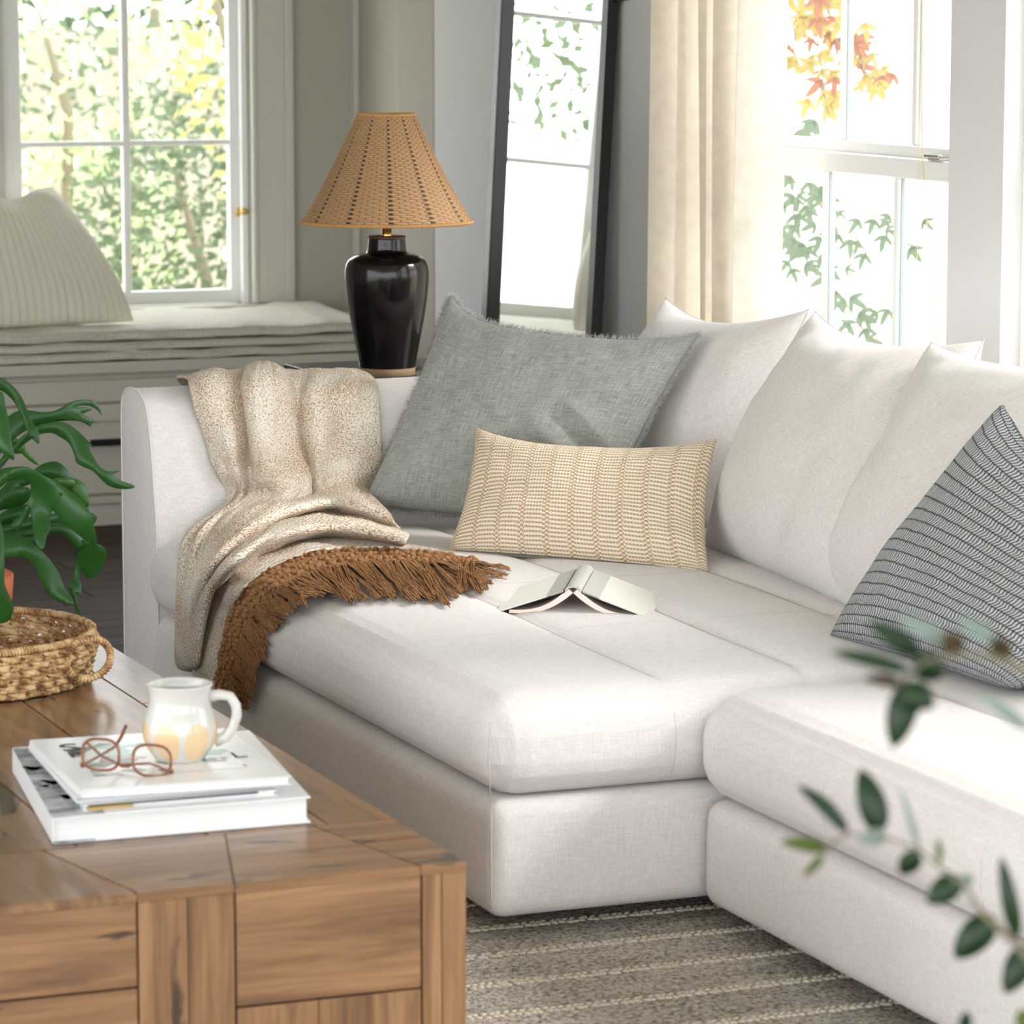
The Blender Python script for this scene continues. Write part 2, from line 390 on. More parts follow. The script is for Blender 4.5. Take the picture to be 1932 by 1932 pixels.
# ---- window bench
wb = thing('window_bench', 'built-in cream window bench with drawers and black bar handle', 'bench', (2.9, 11.0, 0))
bz = lambda px: .525-(px-680)*.00166
box('carcass', (-2.2, 11.03, .0), (4.079, FY-.001, .49), M['cab'], wb, .002)
box('seat_board', (-2.2, 10.985, .487), (4.079, FY-.001, .524), M['cab'], wb, .004)
box('face_rail', (-2.2, 11.005, .395), (4.079, 11.04, .466), M['cab'], wb, .003)
box('plinth', (-2.2, 10.995, 0), (4.079, 11.04, .068), M['cab'], wb, .003)
box('base_moulding', (-2.2, 10.985, .069), (4.079, 11.03, .095), M['cab'], wb, .006)
def drawer(x0, x1):
    z0, z1 = .102, .388
    bm = bmesh.new(); fw = .055
    bx(bm, (x0, 11.022, z0), (x1, 11.04, z1), .001)
    for q in (((x0, 11.008, z0), (x1, 11.03, z0+fw)), ((x0, 11.008, z1-fw), (x1, 11.03, z1)), ((x0, 11.008, z0+fw), (x0+fw, 11.03, z1-fw)), ((x1-fw, 11.008, z0+fw), (x1, 11.03, z1-fw))): bx(bm, *q, .002)
    d = frombm('drawer', bm, M['cab'], wb)
    xm = (x0+x1)/2; bm = bmesh.new()
    bx(bm, (xm-.23, 10.972, .258), (xm+.23, 10.986, .280), .004)
    for s in (-.21, .21): bx(bm, (xm+s-.006, 10.98, .262), (xm+s+.006, 11.009, .276), .002)
    frombm('handle', bm, M['black_metal'], d)
for k in range(4): drawer(2.635-1.14*k, 2.635-1.14*k+1.12)

# bench futons
M['futon'] = linen('futon_linen', srgb(226, 222, 206), srgb(184, 180, 166), scale=260, contrast=.8)
def futon(i, z0, z1, x1, y0, lab):
    x0 = 1.6; hx, hy = (x1-x0), (FY-.055-y0); th = (z1-z0)
    def f(a, b):
        # a around the profile in y/z, b along x
        x = x0+hx*b; ang = a*2*PI
        cy, sz = math.cos(ang), math.sin(ang)
        sq = lambda v, p: math.copysign(abs(v)**p, v)
        e = min(1, min(b, 1-b)*hx/.05); e = e**.5 if e > 0 else 0
        y = y0+hy/2 + sq(cy, .18)*hy/2*(1 if e > .5 else .97)
        z = z0+th/2 + sq(sz, .45)*th/2*max(.25, e)
        wv = .005*nz((x*7, i*5, 0)) + .003*nz((x*23, i*3, 2))
        if y < y0+.1: y += .010*nz((x*9, z*30, i)) ; z += wv
        if sz > .3:
            z += (.010*nz((x*4, y*6, i)) + (.008 if i == 2 else 0)*nz((x*11, y*11, 3)))
            if i == 2: z += .018*max(0, (y-11.15)/.4)*(1+nz((x*3, 0, 0)))
        return (x, y, z)
    o = grid('bench_mat', f, 72, 220, M['futon'], wrapu=True)
    tag(o, lab, 'seat mat', 'stacked linen mats on the window bench')
    # edge seams
    bm = bmesh.new()
    for zz in (.2, .8):
        tube_into(bm, [(x0+hx*t/120, y0-.001+.010*nz(((x0+hx*t/120)*9, (z0+th*zz)*30, i)), z0+th*zz+.005*nz(((x0+hx*t/120)*7, i*5, 0))) for t in range(121)], .0028, 5)
    frombm('piping', bm, M['futon'], o)
futon(0, .525, .557, 3.93, 10.99, 'bottom linen mat of the three stacked on the window bench')
futon(1, .556, .588, 3.95, 11.0, 'middle linen mat of the three stacked on the window bench')
futon(2, .588, .628, 3.94, 10.985, 'top quilted linen mat on the window bench, under the ivory pillow')

# ================================================================== pillows
def pillow(name, BL, BR, TR, TL, T, mat, label, cat='pillow', k=(.06, .06, .06, .06), res=56, bulge=None, warp=None, q=.5, p=2.6, wr=.004, seed=0, piping=None, group=None, uvs=1.0):
    """four corner points; k = inward pinch of bottom, right, top, left edge"""
    BL, BR, TR, TL = map(V, (BL, BR, TR, TL)); cen = (BL+BR+TR+TL)/4
    n = ((BR-BL)+(TR-TL)).cross((TL-BL)+(TR-BR)).normalized()
    if n.dot(CAM-cen) < 0: n = -n
    W = ((BR-BL).length+(TR-TL).length)/2; Hh = ((TL-BL).length+(TR-BR).length)/2
    def mid(u, v):
        u2 = u*(1-(k[1] if u > 0 else k[3])*(1-v*v)); v2 = v*(1-(k[2] if v > 0 else k[0])*(1-u*u))
        a, b = (u2+1)/2, (v2+1)/2
        p_ = BL*(1-a)*(1-b)+BR*a*(1-b)+TR*a*b+TL*(1-a)*b
        if warp: p_ = p_+(((TL-BL)+(TR-BR))/2).normalized()*warp(u, v)
        return p_
    def side(sgn):
        def f(a, b):
            # denser sampling near edges
            u = math.sin((a-.5)*PI); v = math.sin((b-.5)*PI)
            e = max(0, (1-abs(u)**p))*max(0, (1-abs(v)**p)); t = T/2*e**q
            d = 0
            if sgn > 0:
                d = wr*(nz((u*2.2, v*2.2, seed))*1.6+nz((u*5, v*5, seed+3)))*min(1, e*3)
                if bulge: d += bulge(u, v)*min(1, e*4)
            return mid(u, v)+n*(sgn*(t)+d)
        return f
    vs = []; fs = []; nn = res+1; F0 = side(1); F1 = side(-1); idx = {}
    for s, F in ((0, F0), (1, F1)):
        for j in range(nn):
            for i in range(nn):
                if s and (i in (0, res) or j in (0, res)): idx[s, i, j] = idx[0, i, j]; continue
                idx[s, i, j] = len(vs); vs.append(tuple(F(i/res, j/res)-cen))
    uvd = []; AU = [0.0]; AV = [0.0]; h2 = res//2
    for i in range(res):
        AU.append(AU[-1]+(V(vs[idx[0, i+1, h2]])-V(vs[idx[0, i, h2]])).length); AV.append(AV[-1]+(V(vs[idx[0, h2, i+1]])-V(vs[idx[0, h2, i]])).length)
    for s in (0, 1):
        for j in range(res):
            for i in range(res):
                q4 = ((i, j), (i+1, j), (i+1, j+1), (i, j+1))
                if s: q4 = q4[::-1]
                fs.append([idx[s, a, b] for a, b in q4]); uvd += [(AU[a], AV[b]) for a, b in q4]
    me = bpy.data.meshes.new(name); me.from_pydata(vs, [], fs); uvl = me.uv_layers.new()
    for i, t in enumerate(uvd): uvl.data[i].uv = t
    o = link(name, me, mat, None, True); o.location = cen; tag(o, label, cat, group)
    o.update_tag()
    def edge(t, out=0):   # perimeter point, t in 0..4
        s = int(t) % 4; f = t-int(t); g = 2*f-1
        u, v = ((g, -1), (1, g), (-g, 1), (-1, -g))[s]
        pnt = mid(u, v)
        o2 = (mid(u*1.05, v) if s in (1, 3) else mid(u, v*1.05))-pnt
        return pnt, o2.normalized(), n
    return o, edge, cen
def seam_pipe(o, edge, cen, r, mat, name='piping'):
    bm = bmesh.new(); pts = [edge(i/40)[0]-cen for i in range(160)]; pts.append(pts[0]); tube_into(bm, pts, r, 6, False)
    me = bpy.data.meshes.new(name); bm.to_mesh(me); bm.free(); q = link(name, me, mat); q.parent = o; return q
def fringe(o, edge, cen, mat, L=.012, n=900, sides=(0, 1, 2, 3), name='fringe'):
    bm = bmesh.new()
    for i in range(n):
        t = random.choice(sides)+random.random(); pt, out, nn = edge(t)
        tp = edge(min(t+.01, int(t)+.999))[0]-pt; tp = tp.normalized() if tp.length > 1e-6 else nn
        d = (out+tp*random.uniform(-.8, .8)+nn*random.uniform(-.6, .6)).normalized()*L*random.uniform(.5, 1.3)
        a = pt-cen-out*.002; wv = nn.cross(out)*.0006+nn*.0006
        m = a+d*.6+tp*random.uniform(-.3, .3)*L; e = a+d+tp*random.uniform(-.3, .3)*L
        v = [bm.verts.new(x) for x in (a-wv, a+wv, m+wv*.8, m-wv*.8, e)]
        bm.faces.new(v[:4]); bm.faces.new((v[3], v[2], v[4]))
    me = bpy.data.meshes.new(name); bm.to_mesh(me); bm.free(); q = link(name, me, mat); q.parent = o; q['kind'] = 'stuff'; return q

def knit_cream():
    k = N('cream_stitched_cotton'); uv = k.sep(k.coord('UV'))
    s = k.math('ABSOLUTE', k.math('SUBTRACT', k.math('FRACT', k.math('MULTIPLY', uv[0], 42)), .5))
    line = k.ramp(s, [(.03, (1, 1, 1)), (.10, (0, 0, 0))])
    fz = k.noise(k.coord('Object'), 300, 3)
    c = k.mix(fz, srgb(238, 234, 218), srgb(216, 211, 194))
    k.col(k.mix(k.math('MULTIPLY', line, .32), c, srgb(178, 172, 152))).rough(.95)
    k.bump(k.math('SUBTRACT', k.math('MULTIPLY', fz, .6), line), .6, .003); return k.m
def bk(u, v): return .012*math.sin(u*9+v*2)*max(0, 1-abs(v-.1))*.4 + .02*math.exp(-((u-.75)**2+(v-.9)**2)/.05)
po = pillow('bench_pillow', at(-190, 632, y=11.08), at(252, 606, y=11.12), at(98, 352, y=11.42), at(-170, 366, y=11.42), .17, knit_cream(),
       'ivory stitched pillow leaning on the bench against the garden window', k=(.03, -.10, .0, .0), bulge=bk, warp=lambda u, v: -max(0, v)*.05*math.exp(-((u-.35)/.35)**2))

# white back cushions
sc_ = M['sofa_uv']
def cb(seed):
    def f(u, v): return .012*math.exp(-((abs(u)-.8)**2)/.02)*math.sin(v*3+seed) - .01*math.exp(-((u-.3*math.sin(v*2+seed))**2)/.01)*max(0, -v)
    return f
def cwarp(u, v): return -max(0, (v+.2)/1.2)**1.5*.055*max(0, (1-abs(u)**2.2))
c1 = pillow('back_cushion', (3.36, 7.80, .46), at(1352, 1003, z=.458)+V((0, .0, 0)), at(1527, 583, x=3.62), at(1256, 562, x=3.60), .25, sc_,
       'white linen back cushion farthest back, behind the grey fringed pillow', 'cushion', k=(.03, .05, .0, .05), warp=cwarp, bulge=cb(1), seed=1, group='white back cushions along the sofa')
c2 = pillow('back_cushion', at(1327, 1032, z=.458), at(1650, 1170, z=.458), at(1856, 642, x=3.62), at(1538, 588, x=3.55), .26, sc_,
       'white linen back cushion in the middle, its bottom edge fully visible', 'cushion', k=(.03, .05, .0, .07), warp=cwarp, bulge=cb(2), seed=2, group='white back cushions along the sofa')
c3 = pillow('back_cushion', at(1553, 1128, z=.458), (3.22, 5.72, .458), (3.66, 5.55, 1.0), at(1756, 646, x=3.52), .27, sc_,
       'white linen back cushion nearest the camera, behind the grey knitted pillow', 'cushion', k=(.03, .05, .0, .07), warp=cwarp, bulge=cb(3), seed=3, group='white back cushions along the sofa')
for o, e, cn in (c1, c2, c3): seam_pipe(o, e, cn, .0018, M['seam'])

# grey fringed pillow
def gb(u, v):
    d = 0
    for (u0, v0, u1, v1, w_, a) in ((.30, .05, .85, -.42, .05, -.018), (.35, .15, .9, -.25, .05, .012), (.2, -.1, .75, -.6, .06, .008), (-.7, -.7, -.2, -.2, .1, .006)):
        dx, dy = u1-u0, v1-v0; L2 = dx*dx+dy*dy; t = max(0, min(1, ((u-u0)*dx+(v-v0)*dy)/L2))
        dd = (u-u0-t*dx)**2+(v-v0-t*dy)**2; d += a*math.exp(-dd/(w_*w_))*math.sin(t*PI)**.5
    return d
g = pillow('fringed_pillow', at(684, 952, y=7.74), at(1125, 1004, y=7.40), at(1318, 630, y=7.42), at(846, 560, y=7.86), .19, M['grey_linen'],
       'large grey linen pillow with frayed edges leaning in the sofa corner', k=(.02, .05, .0, .05), bulge=gb, res=80, wr=.007, seed=5,
       warp=lambda u, v: -max(0, (v+.2)/1.2)*.058*max(0, (1-abs((u-.02)/.98)**5))*(1-.45*max(0, u)))
fringe(g[0], g[1], g[2], M['fringe_grey'], .017, 3600)

# tan lumbar pillow
def woven():
    k = N('tan_woven_cotton'); uv = k.sep(k.coord('UV')); u, v = uv[0], uv[1]
    wob = k.math('MULTIPLY', k.math('SUBTRACT', k.noise(k.map(k.coord('UV'), (8, 40, 1)), 1, 2), .5), .004)
    u = k.math('ADD', u, wob)
    P = .0565
    cu = k.math('FRACT', k.math('DIVIDE', u, P))
    dot = k.math('LESS_THAN', k.math('ABSOLUTE', k.math('SUBTRACT', cu, .5)), .13)
    R = .0100
    fv = k.math('FRACT', k.math('DIVIDE', v, R)); 
    barh = k.math('SINE', k.math('MULTIPLY', fv, PI))       # 1 in the middle of the cream bar
    cream = k.math('GREATER_THAN', barh, .62)
    fu = k.math('FRACT', k.math('DIVIDE', u, .0072)); th = k.math('SINE', k.math('MULTIPLY', fu, PI))
    speck = k.math('MULTIPLY', k.math('LESS_THAN', th, .55), .55)
    # checker inside the dotted columns
    ck = k.math('GREATER_THAN', k.math('MULTIPLY', k.math('SINE', k.math('MULTIPLY', u, 2*PI/.0145)), k.math('SINE', k.math('MULTIPLY', v, 2*PI/.0100))), 0)
    body = k.math('MAXIMUM', cream, speck)
    val = k.math('ADD', k.math('MULTIPLY', body, k.math('SUBTRACT', 1, dot)), k.math('MULTIPLY', ck, dot))
    fz = k.noise(k.coord('UV'), 420, 2)
    tan = k.mix(fz, srgb(202, 168, 128), srgb(176, 142, 104)); cr_ = k.mix(fz, srgb(244, 235, 219), srgb(228, 214, 194))
    k.col(k.mix(val, tan, cr_)).rough(.95); k.b.inputs['Specular IOR Level'].default_value = .1
    h = k.math('ADD', k.math('MULTIPLY', barh, k.math('ADD', .5, k.math('MULTIPLY', val, .5))), k.math('MULTIPLY', th, .35))
    k.bump(h, .8, .003); return k.m
lum = pillow('lumbar_pillow', at(846, 1038, z=.465), at(1337, 1078, z=.462), at(1352, 828, y=7.05), at(898, 806, y=7.50), .15, woven(),
       'tan and cream woven lumbar pillow in front of the grey pillow', k=(.02, .06, .0, .06), res=70, seed=9, wr=.003,
       warp=lambda u, v: -max(0, (v+.3)/1.3)*.062*max(0, (1-abs(u*1.0+.0)**2.6)))
fringe(lum[0], lum[1], lum[2], plain('tan_thread', srgb(206, 172, 124), .95), .004, 900)
bm = bmesh.new(); zp = [lum[1](t/30)[0]-lum[2]+V((-.004, -.004, -.001)) for t in range(1, 30)]; tube_into(bm, zp, .0035, 6)
me = bpy.data.meshes.new('zip'); bm.to_mesh(me); bm.free(); q = link('zip', me, plain('zip_tape', srgb(120, 112, 102), .8)); q.parent = lum[0]; q['label'] = 'grey zip along the bottom seam'

# grey chunky knit pillow
def chunky():
    k = N('grey_crochet_wool'); uv = k.sep(k.coord('UV')); u, v = uv[0], uv[1]
    wob = k.math('MULTIPLY', k.math('SUBTRACT', k.noise(k.map(k.coord('UV'), (30, 30, 1)), 1, 2), .5), .005)
    v = k.math('ADD', v, wob)
    R = .0215; fv = k.math('FRACT', k.math('DIVIDE', v, R))
    row = k.math('SUBTRACT', 1, k.math('POWER', k.math('ABSOLUTE', k.math('SUBTRACT', k.math('MULTIPLY', fv, 2), 1)), 10))
    tri = k.math('ABSOLUTE', k.math('SUBTRACT', fv, .5))
    us = k.math('ADD', k.math('DIVIDE', u, .0098), k.math('ADD', k.math('MULTIPLY', tri, .75), k.math('MULTIPLY', k.noise(k.map(k.coord('UV'), (40, 90, 1)), 1, 2), .9)))
    st = k.math('SINE', k.math('MULTIPLY', k.math('FRACT', us), PI))
    fz = k.noise(k.coord('UV'), 500, 3)
    h = k.math('MULTIPLY', k.math('MULTIPLY', row, k.math('ADD', .08, k.math('MULTIPLY', st, .92))), k.math('ADD', .8, k.math('MULTIPLY', fz, .4)))
    k.col(k.ramp(h, [(.18, srgb(70, 75, 88)), (.45, srgb(146, 149, 154)), (.8, srgb(208, 209, 210))])).rough(.95); k.b.inputs['Specular IOR Level'].default_value = .1
    k.bump(h, 1.0, .006); return k.m
kn = pillow('knitted_pillow', at(1566, 1198, z=.462), (3.09, 5.38, .47), (3.44, 5.06, .64), at(1908, 742, x=3.42), .22, chunky(),
       'chunky grey crocheted pillow at the right, in front of the white cushions', k=(.04, .05, .0, .03), res=110, seed=12, warp=lambda u, v: -max(0, (v+.1)/1.1)*.07*max(0, 1-abs((u-.0))**3))

# ================================================================== sofa
def rbox(name, lo, hi, mat, parent, r=.05, top=None, front=None, nx=40, ny=60, seg=4):
    """rounded slab; top(x,y)->extra z on the top face"""
    bm = bmesh.new(); lo, hi = V(lo), V(hi)
    r_ = bmesh.ops.create_cube(bm, size=1)
    for v in r_['verts']: v.co = V([lo[i]+(v.co[i]+.5)*(hi[i]-lo[i]) for i in range(3)])
    bmesh.ops.bevel(bm, geom=list(bm.edges), offset=r, segments=seg, affect='EDGES', profile=.5)
    # slice for resolution
    for ax, n in ((0, nx), (1, ny), (2, 8)):
        for i in range(1, n):
            c = lo[ax]+(hi[ax]-lo[ax])*i/n; nn = V((0, 0, 0)); nn[ax] = 1; pt = V((0, 0, 0)); pt[ax] = c
            bmesh.ops.bisect_plane(bm, geom=list(bm.verts)+list(bm.edges)+list(bm.faces), plane_co=pt, plane_no=nn, dist=1e-5)
    if top:
        for v in bm.verts:
            d = top(v.co.x, v.co.y, v.co.z)
            if d is not None: v.co += d
    return frombm(name, bm, mat, parent, True)
LX, FYc = 2.26, 5.722     # left and front face of the corner section
secA = thing('sofa_section', 'corner section of the white linen sofa with low end arm, throw draped over it', 'sofa', (3.0, 6.8, 0), 'sections of the white sectional sofa')
secB = thing('sofa_section', 'near section of the white linen sofa, its long front facing the rug', 'sofa', (3.3, 4.8, 0), 'sections of the white sectional sofa')
def tufted(x0, x1, y0, y1, tx, ty, ztop, zbot, crown=.022):
    def f(x, y, z):
        a = (z-zbot)/(ztop-zbot)
        if a < .35:
            return None
        a = (a-.35)/.65
        ex = min(x-x0, x1-x); ey = min(y-y0, y1-y); d = V((0, 0, 0))
        # crown falls towards the edges
        c = crown*(1-math.exp(-max(0, min(ex, ey))/.10))
        for q in tx:
            near = min([abs(y-t) for t in ty]); w_ = .010+.012*math.exp(-near/.12)
            c -= (.009+.026*math.exp(-near/.09))*math.exp(-abs(x-q)/(.012+.03*math.exp(-near/.1)))
        for q in ty:
            near = min([abs(x-t) for t in tx]); 
            c -= (.011*math.exp(-near/.25)+.022*math.exp(-near/.08))*math.exp(-abs(y-q)/(.014+.03*math.exp(-near/.1)))
        d.z = c*a
        return d
    return f
def edge_bulge(x0, x1, y0, y1, z0, z1, tf, amt=.012, seams=(), seamy=()):
    def f(x, y, z):
        d = V((0, 0, 0)); t = tf(x, y, z) if tf else None
        if t: d += t
        zz = (z-z0)/(z1-z0); b = amt*4*zz*(1-zz)
        if x-x0 < .02:
            d.x -= b*min(1, (y-y0)/.06)
            for s in seamy: d.x += .005*math.exp(-abs(y-s)/.008)
        if y-y0 < .02:
            d.y -= b
            for s in seams: d.y += .005*math.exp(-abs(x-s)/.008)
        d += V((nz((x*6, y*6, z*6)), nz((x*6, y*6, z*6+9)), 0))*.0025
        return d
    return f
TXA, TYA = (2.605, 2.885, 3.185, 3.485), (6.25, 6.78, 7.31)
rbox('base', (LX, FYc, .05), (3.80, 8.06, .262), M['sofa'], secA, .028, edge_bulge(LX, 4, FYc, 8.1, .05, .26, None, .004), 30, 40)
rbox('seat_cushion', (LX-.004, FYc-.006, .262), (3.61, 7.86, .444), M['sofa'], secA, .066,
     edge_bulge(LX-.004, 3.8, FYc-.006, 7.86, .262, .444, tufted(LX, 3.8, FYc, 7.86, TXA, TYA, .444, .262), .012, TXA, ()), 110, 130, 5)
from mathutils.bvhtree import BVHTree
def stitched(parent, cush, lines):
    me = cush.data; tree = BVHTree.FromPolygons([v.co.copy() for v in me.vertices], [tuple(p.vertices) for p in me.polygons])
    mw = V(cush.matrix_world.translation) if False else V((0, 0, 0))
    for ax, c, a, b, face in lines:
        pts = []
        if face is not None:      # down the visible vertical face first
            for i in range(14):
                z = face[1]+(face[2]-face[1])*i/13
                if ax == 'x': h = tree.ray_cast(V((c, face[0]-.5, z)), V((0, 1, 0)))
                else: h = tree.ray_cast(V((face[0]-.5, c, z)), V((1, 0, 0)))
                if h[0]: pts.append(h[0]+h[1]*.0002)
        n = 60
        for i in range(n+1):
            t = a+(b-a)*i/n; o_ = V((c, t, 1)) if ax == 'x' else V((t, c, 1)); h = tree.ray_cast(o_, V((0, 0, -1)))
            if h[0]: pts.append(h[0]+V((0, 0, .0002)))
        if len(pts) > 3: tube('seam', pts, .0006, M['seam'], parent, 4)
cA = [o for o in secA.children if o.name.startswith('seat_cushion')][0]
stitched(secA, cA, [('x', x, FYc+.05, 7.8, (FYc, .285, .40)) for x in TXA[:3]]+[('y', y, LX+.03, 3.55, None) for y in TYA])
TYB = (5.19, 4.66, 4.13); TXB = (3.02, 3.36)
rbox('base', (2.656, 3.55, .05), (3.80, 5.700, .243), M['sofa'], secB, .03, edge_bulge(2.656, 4, 3.55, 5.7, .03, .24, None, .004), 30, 40)
rbox('seat_cushion', (2.648, 3.55, .243), (3.61, 5.712, .434), M['sofa'], secB, .068,
     edge_bulge(2.648, 3.8, 3.55, 5.712, .243, .434, tufted(2.648, 3.8, 3.55, 5.712, TXB, TYB, .434, .243), .012, (), TYB), 90, 130, 5)
cB = [o for o in secB.children if o.name.startswith('seat_cushion')][0]
stitched(secB, cB, [('y', y, 2.648+.05, 3.5, (2.648, .265, .395)) for y in TYB]+[('x', x, 3.6, 5.68, None) for x in TXB])
# seam threads
def seamline(parent, pts, r=.0012):
    return tube('seam', pts, r, M['seam'], parent, 5)
seamline(secA, [(LX-.004, FYc-.004, z) for z in (.07, .1, .15, .2, .25)])
seamline(secA, [(LX-.012+.006*abs(z-.345)/.08, FYc-.011+.004*abs(z-.345)/.08, z) for z in (.28, .31, .345, .38, .41)])
# end arm along the far side
def armf(a, b):
    ang = a; P = [(7.80, .05), (7.80, .25), (7.80, .44), (7.815, .55), (7.838, .66), (7.858, .715), (7.885, .748), (7.935, .765), (8.00, .768), (8.05, .755), (8.075, .72), (8.08, .6), (8.08, .3), (8.08, .05)]
    p = cr([V((0, q[0], q[1])) for q in P], a)
    x = LX + (3.80-LX)*b
    if b > 0: p = p+V((0, .003*nz((x*5, p.y*8, p.z*8)), .003*nz((x*4, 0, 3))))
    return V((x, p.y, p.z))
arm = grid('arm', armf, 60, 60, M['sofa'], secA)
# end cap, slightly domed with a piped edge
def capf(a, b):
    p = armf(a, 0); c = V((LX, 7.945, max(.08, min(.64, p.z))))
    q = p.lerp(c, b); q.x -= .012*(1-(1-b)**3) ; return q
grid('arm_end', capf, 60, 8, M['sofa'], secA)
tube('piping', [armf(i/60, 0)+V((-.001, 0, 0)) for i in range(61)], .003, M['sofa'], secA, 6)
rbox('backrest', (3.60, 5.74, .25), (3.80, 7.80, .74), M['sofa'], secA, .06, None, 6, 10)
rbox('backrest', (3.60, 3.55, .25), (3.80, 5.70, .74), M['sofa'], secB, .06, None, 6, 10)
for sec, pts in ((secA, ((2.46, 5.90), (2.36, 7.95), (3.7, 7.95), (3.7, 5.85))), (secB, ((2.78, 5.58), (2.78, 3.7), (3.7, 5.58), (3.7, 3.7)))):
    for (x, y) in pts:
        bm = bmesh.new(); bmesh.ops.create_cone(bm, segments=20, radius1=.025, radius2=.032, depth=.038, cap_ends=True, matrix=Matrix.Translation((x, y, .031)))
        frombm('leg', bm, M['black_wood'], sec, True)

# ================================================================== throw
def surf(u, v, lift=0.0):
    p = at(u, v, z=.468+lift)
    if p.x < LX-.012: p = at(u, v, x=LX-.022-lift)
    return p
rows = []
def row(us, vs, **kw): rows.append([at(a, b, **kw) for a, b in zip(us, vs)])
row([362, 395, 440, 478, 512, 560, 610, 660, 703], [745, 745, 745, 745, 745, 745, 745, 745, 745], y=8.13)
rows.append([V((at(a, 715, y=8.0).x, 8.10, .772)) for a in [357, 395, 438, 478, 510, 552, 610, 660, 698]])
rows.append([at(a, b, y=7.98) for a, b in zip([353, 395, 445, 482, 512, 550, 610, 660, 702], [716, 702, 703, 690, 688, 706, 705, 704, 716])])
rows.append([at(a, b, y=c) for a, b, c in zip([358, 402, 452, 474, 520, 552, 600, 655, 712], [735, 728, 740, 726, 722, 745, 742, 742, 748], [7.865, 7.85, 7.87, 7.83, 7.835, 7.87, 7.855, 7.86, 7.865])])
rows.append([at(a, b, y=c) for a, b, c in zip([384, 425, 466, 480, 520, 566, 604, 640, 717], [820]*9, [7.838, 7.80, 7.835, 7.785, 7.79, 7.835, 7.80, 7.828, 7.83])])
rows.append([at(a, b, y=c) for a, b, c in zip([405, 440, 470, 492, 540, 583, 600, 650, 715], [885, 885, 885, 885, 885, 885, 888, 880, 872], [7.815, 7.79, 7.805, 7.755, 7.75, 7.81, 7.79, 7.77, 7.80])])
rows.append([at(a, b, y=c) for a, b, c in zip([430, 452, 475, 505, 552, 590, 600, 648, 700], [948, 938, 935, 935, 940, 935, 932, 930, 930], [7.79, 7.77, 7.75, 7.70, 7.66, 7.74, 7.72, 7.70, 7.76])])
def srow(us, vs, lf): rows.append([surf(a, b, c) for a, b, c in zip(us, vs, lf)])
srow([352, 378, 402, 440, 500, 570, 625, 672, 735], [1016, 1010, 996, 975, 960, 955, 948, 955, 975], [.01, .02, .03, .05, .062, .068, .062, .062, .05])
srow([338, 355, 370, 390, 430, 500, 580, 665, 768], [1120, 1112, 1098, 1072, 1030, 994, 972, 975, 1008], [.012, .028, .034, .05, .05, .036, .028, .026, .028])
srow([335, 348, 360, 376, 402, 458, 535, 640, 768], [1200, 1195, 1185, 1140, 1088, 1040, 1004, 992, 1022], [.012, .03, .036, .044, .054, .062, .060, .052, .035])
srow([338, 352, 368, 383, 403, 440, 510, 620, 760], [1254, 1252, 1244, 1165, 1110, 1070, 1026, 1004, 1026], [.008, .024, .03, .042, .050, .052, .046, .030, .01])
srow([366, 368, 374, 384, 404, 442, 513, 624, 768], [1262, 1258, 1250, 1174, 1120, 1082, 1038, 1014, 1029], [.002, .002, .002, .002, .003, .003, .003, .003, .003])
srow([374, 380, 390, 402, 420, 458, 535, 645, 790], [1284, 1278, 1264, 1200, 1146, 1098, 1050, 1024, 1034], [.004, .006, .008, .008, .009, .009, .009, .008, .006])
srow([386, 396, 406, 422, 438, 474, 556, 675, 860], [1300, 1306, 1308, 1215, 1152, 1104, 1053, 1036, 1048], [.004, .006, .008, .006, .006, .006, .006, .006, .004])
nr = len(rows)-1
def thr(a, b):
    cols = [cr(r, a) for r in rows]
    p = cr(cols, b)
    w_ = .005*nz((a*9, b*7, 1))+.005*nz((a*17, b*5, 5))+.0018*nz((a*40, b*40, 2))
    return p+V((-w_*.6, -w_*.8, w_))
def boucle():
    k = N('boucle_cotton'); co = k.coord('UV')
    m = k.map(co, (1, 1, 1))
    a = k.noise(m, 250, 2, .6); vor = k.n('ShaderNodeTexVoronoi'); k.set(vor.inputs['Vector'], m); vor.inputs['Scale'].default_value = 260
    big = k.noise(m, 9, 3)
    f = k.math('ADD', a, k.math('MULTIPLY', k.math('SUBTRACT', big, .5), .32))
    k.col(k.ramp(f, [(.44, srgb(244, 238, 227)), (.53, srgb(228, 212, 193)), (.60, srgb(190, 150, 116))])).rough(1); k.b.inputs['Specular IOR Level'].default_value = .05
    k.bump(k.math('SUBTRACT', 1, vor.outputs[0]), .9, .005); return k.m
tb = thing('throw_blanket', 'cream speckled throw with brown fringe draped over the sofa arm', 'blanket', (2.6, 7.7, .46))
th = grid('cloth', thr, 150, 260, boucle(), tb, uvf=lambda a, b: (a*.62, b*1.35), solid=.007)
# crochet border and tassels
M['brown'] = plain('rust_brown_cotton', srgb(150, 100, 54), .95, spec=.1)
k = N('rust_brown_yarn'); f_ = k.noise(k.coord(), 260, 2); k.col(k.mix(f_, srgb(178, 134, 94), srgb(116, 82, 54))).rough(.95); k.b.inputs['Specular IOR Level'].default_value = .1; k.bump(f_, .5, .002); M['yarn'] = k.m
E0 = [(404, 1304), (412, 1258), (421, 1207), (432, 1160), (451, 1123), (482, 1094), (524, 1067), (582, 1046), (650, 1035), (720, 1035), (790, 1040), (900, 1056)]
E1 = [(444, 1322), (450, 1278), (460, 1226), (474, 1184), (498, 1150), (530, 1122), (570, 1098), (620, 1080), (690, 1070), (755, 1066), (815, 1064), (912, 1064)]
E2 = [(466, 1338), (474, 1308), (484, 1276), (500, 1225), (530, 1172), (560, 1146), (622, 1116), (672, 1136), (745, 1128), (805, 1132), (880, 1130), (974, 1070)]
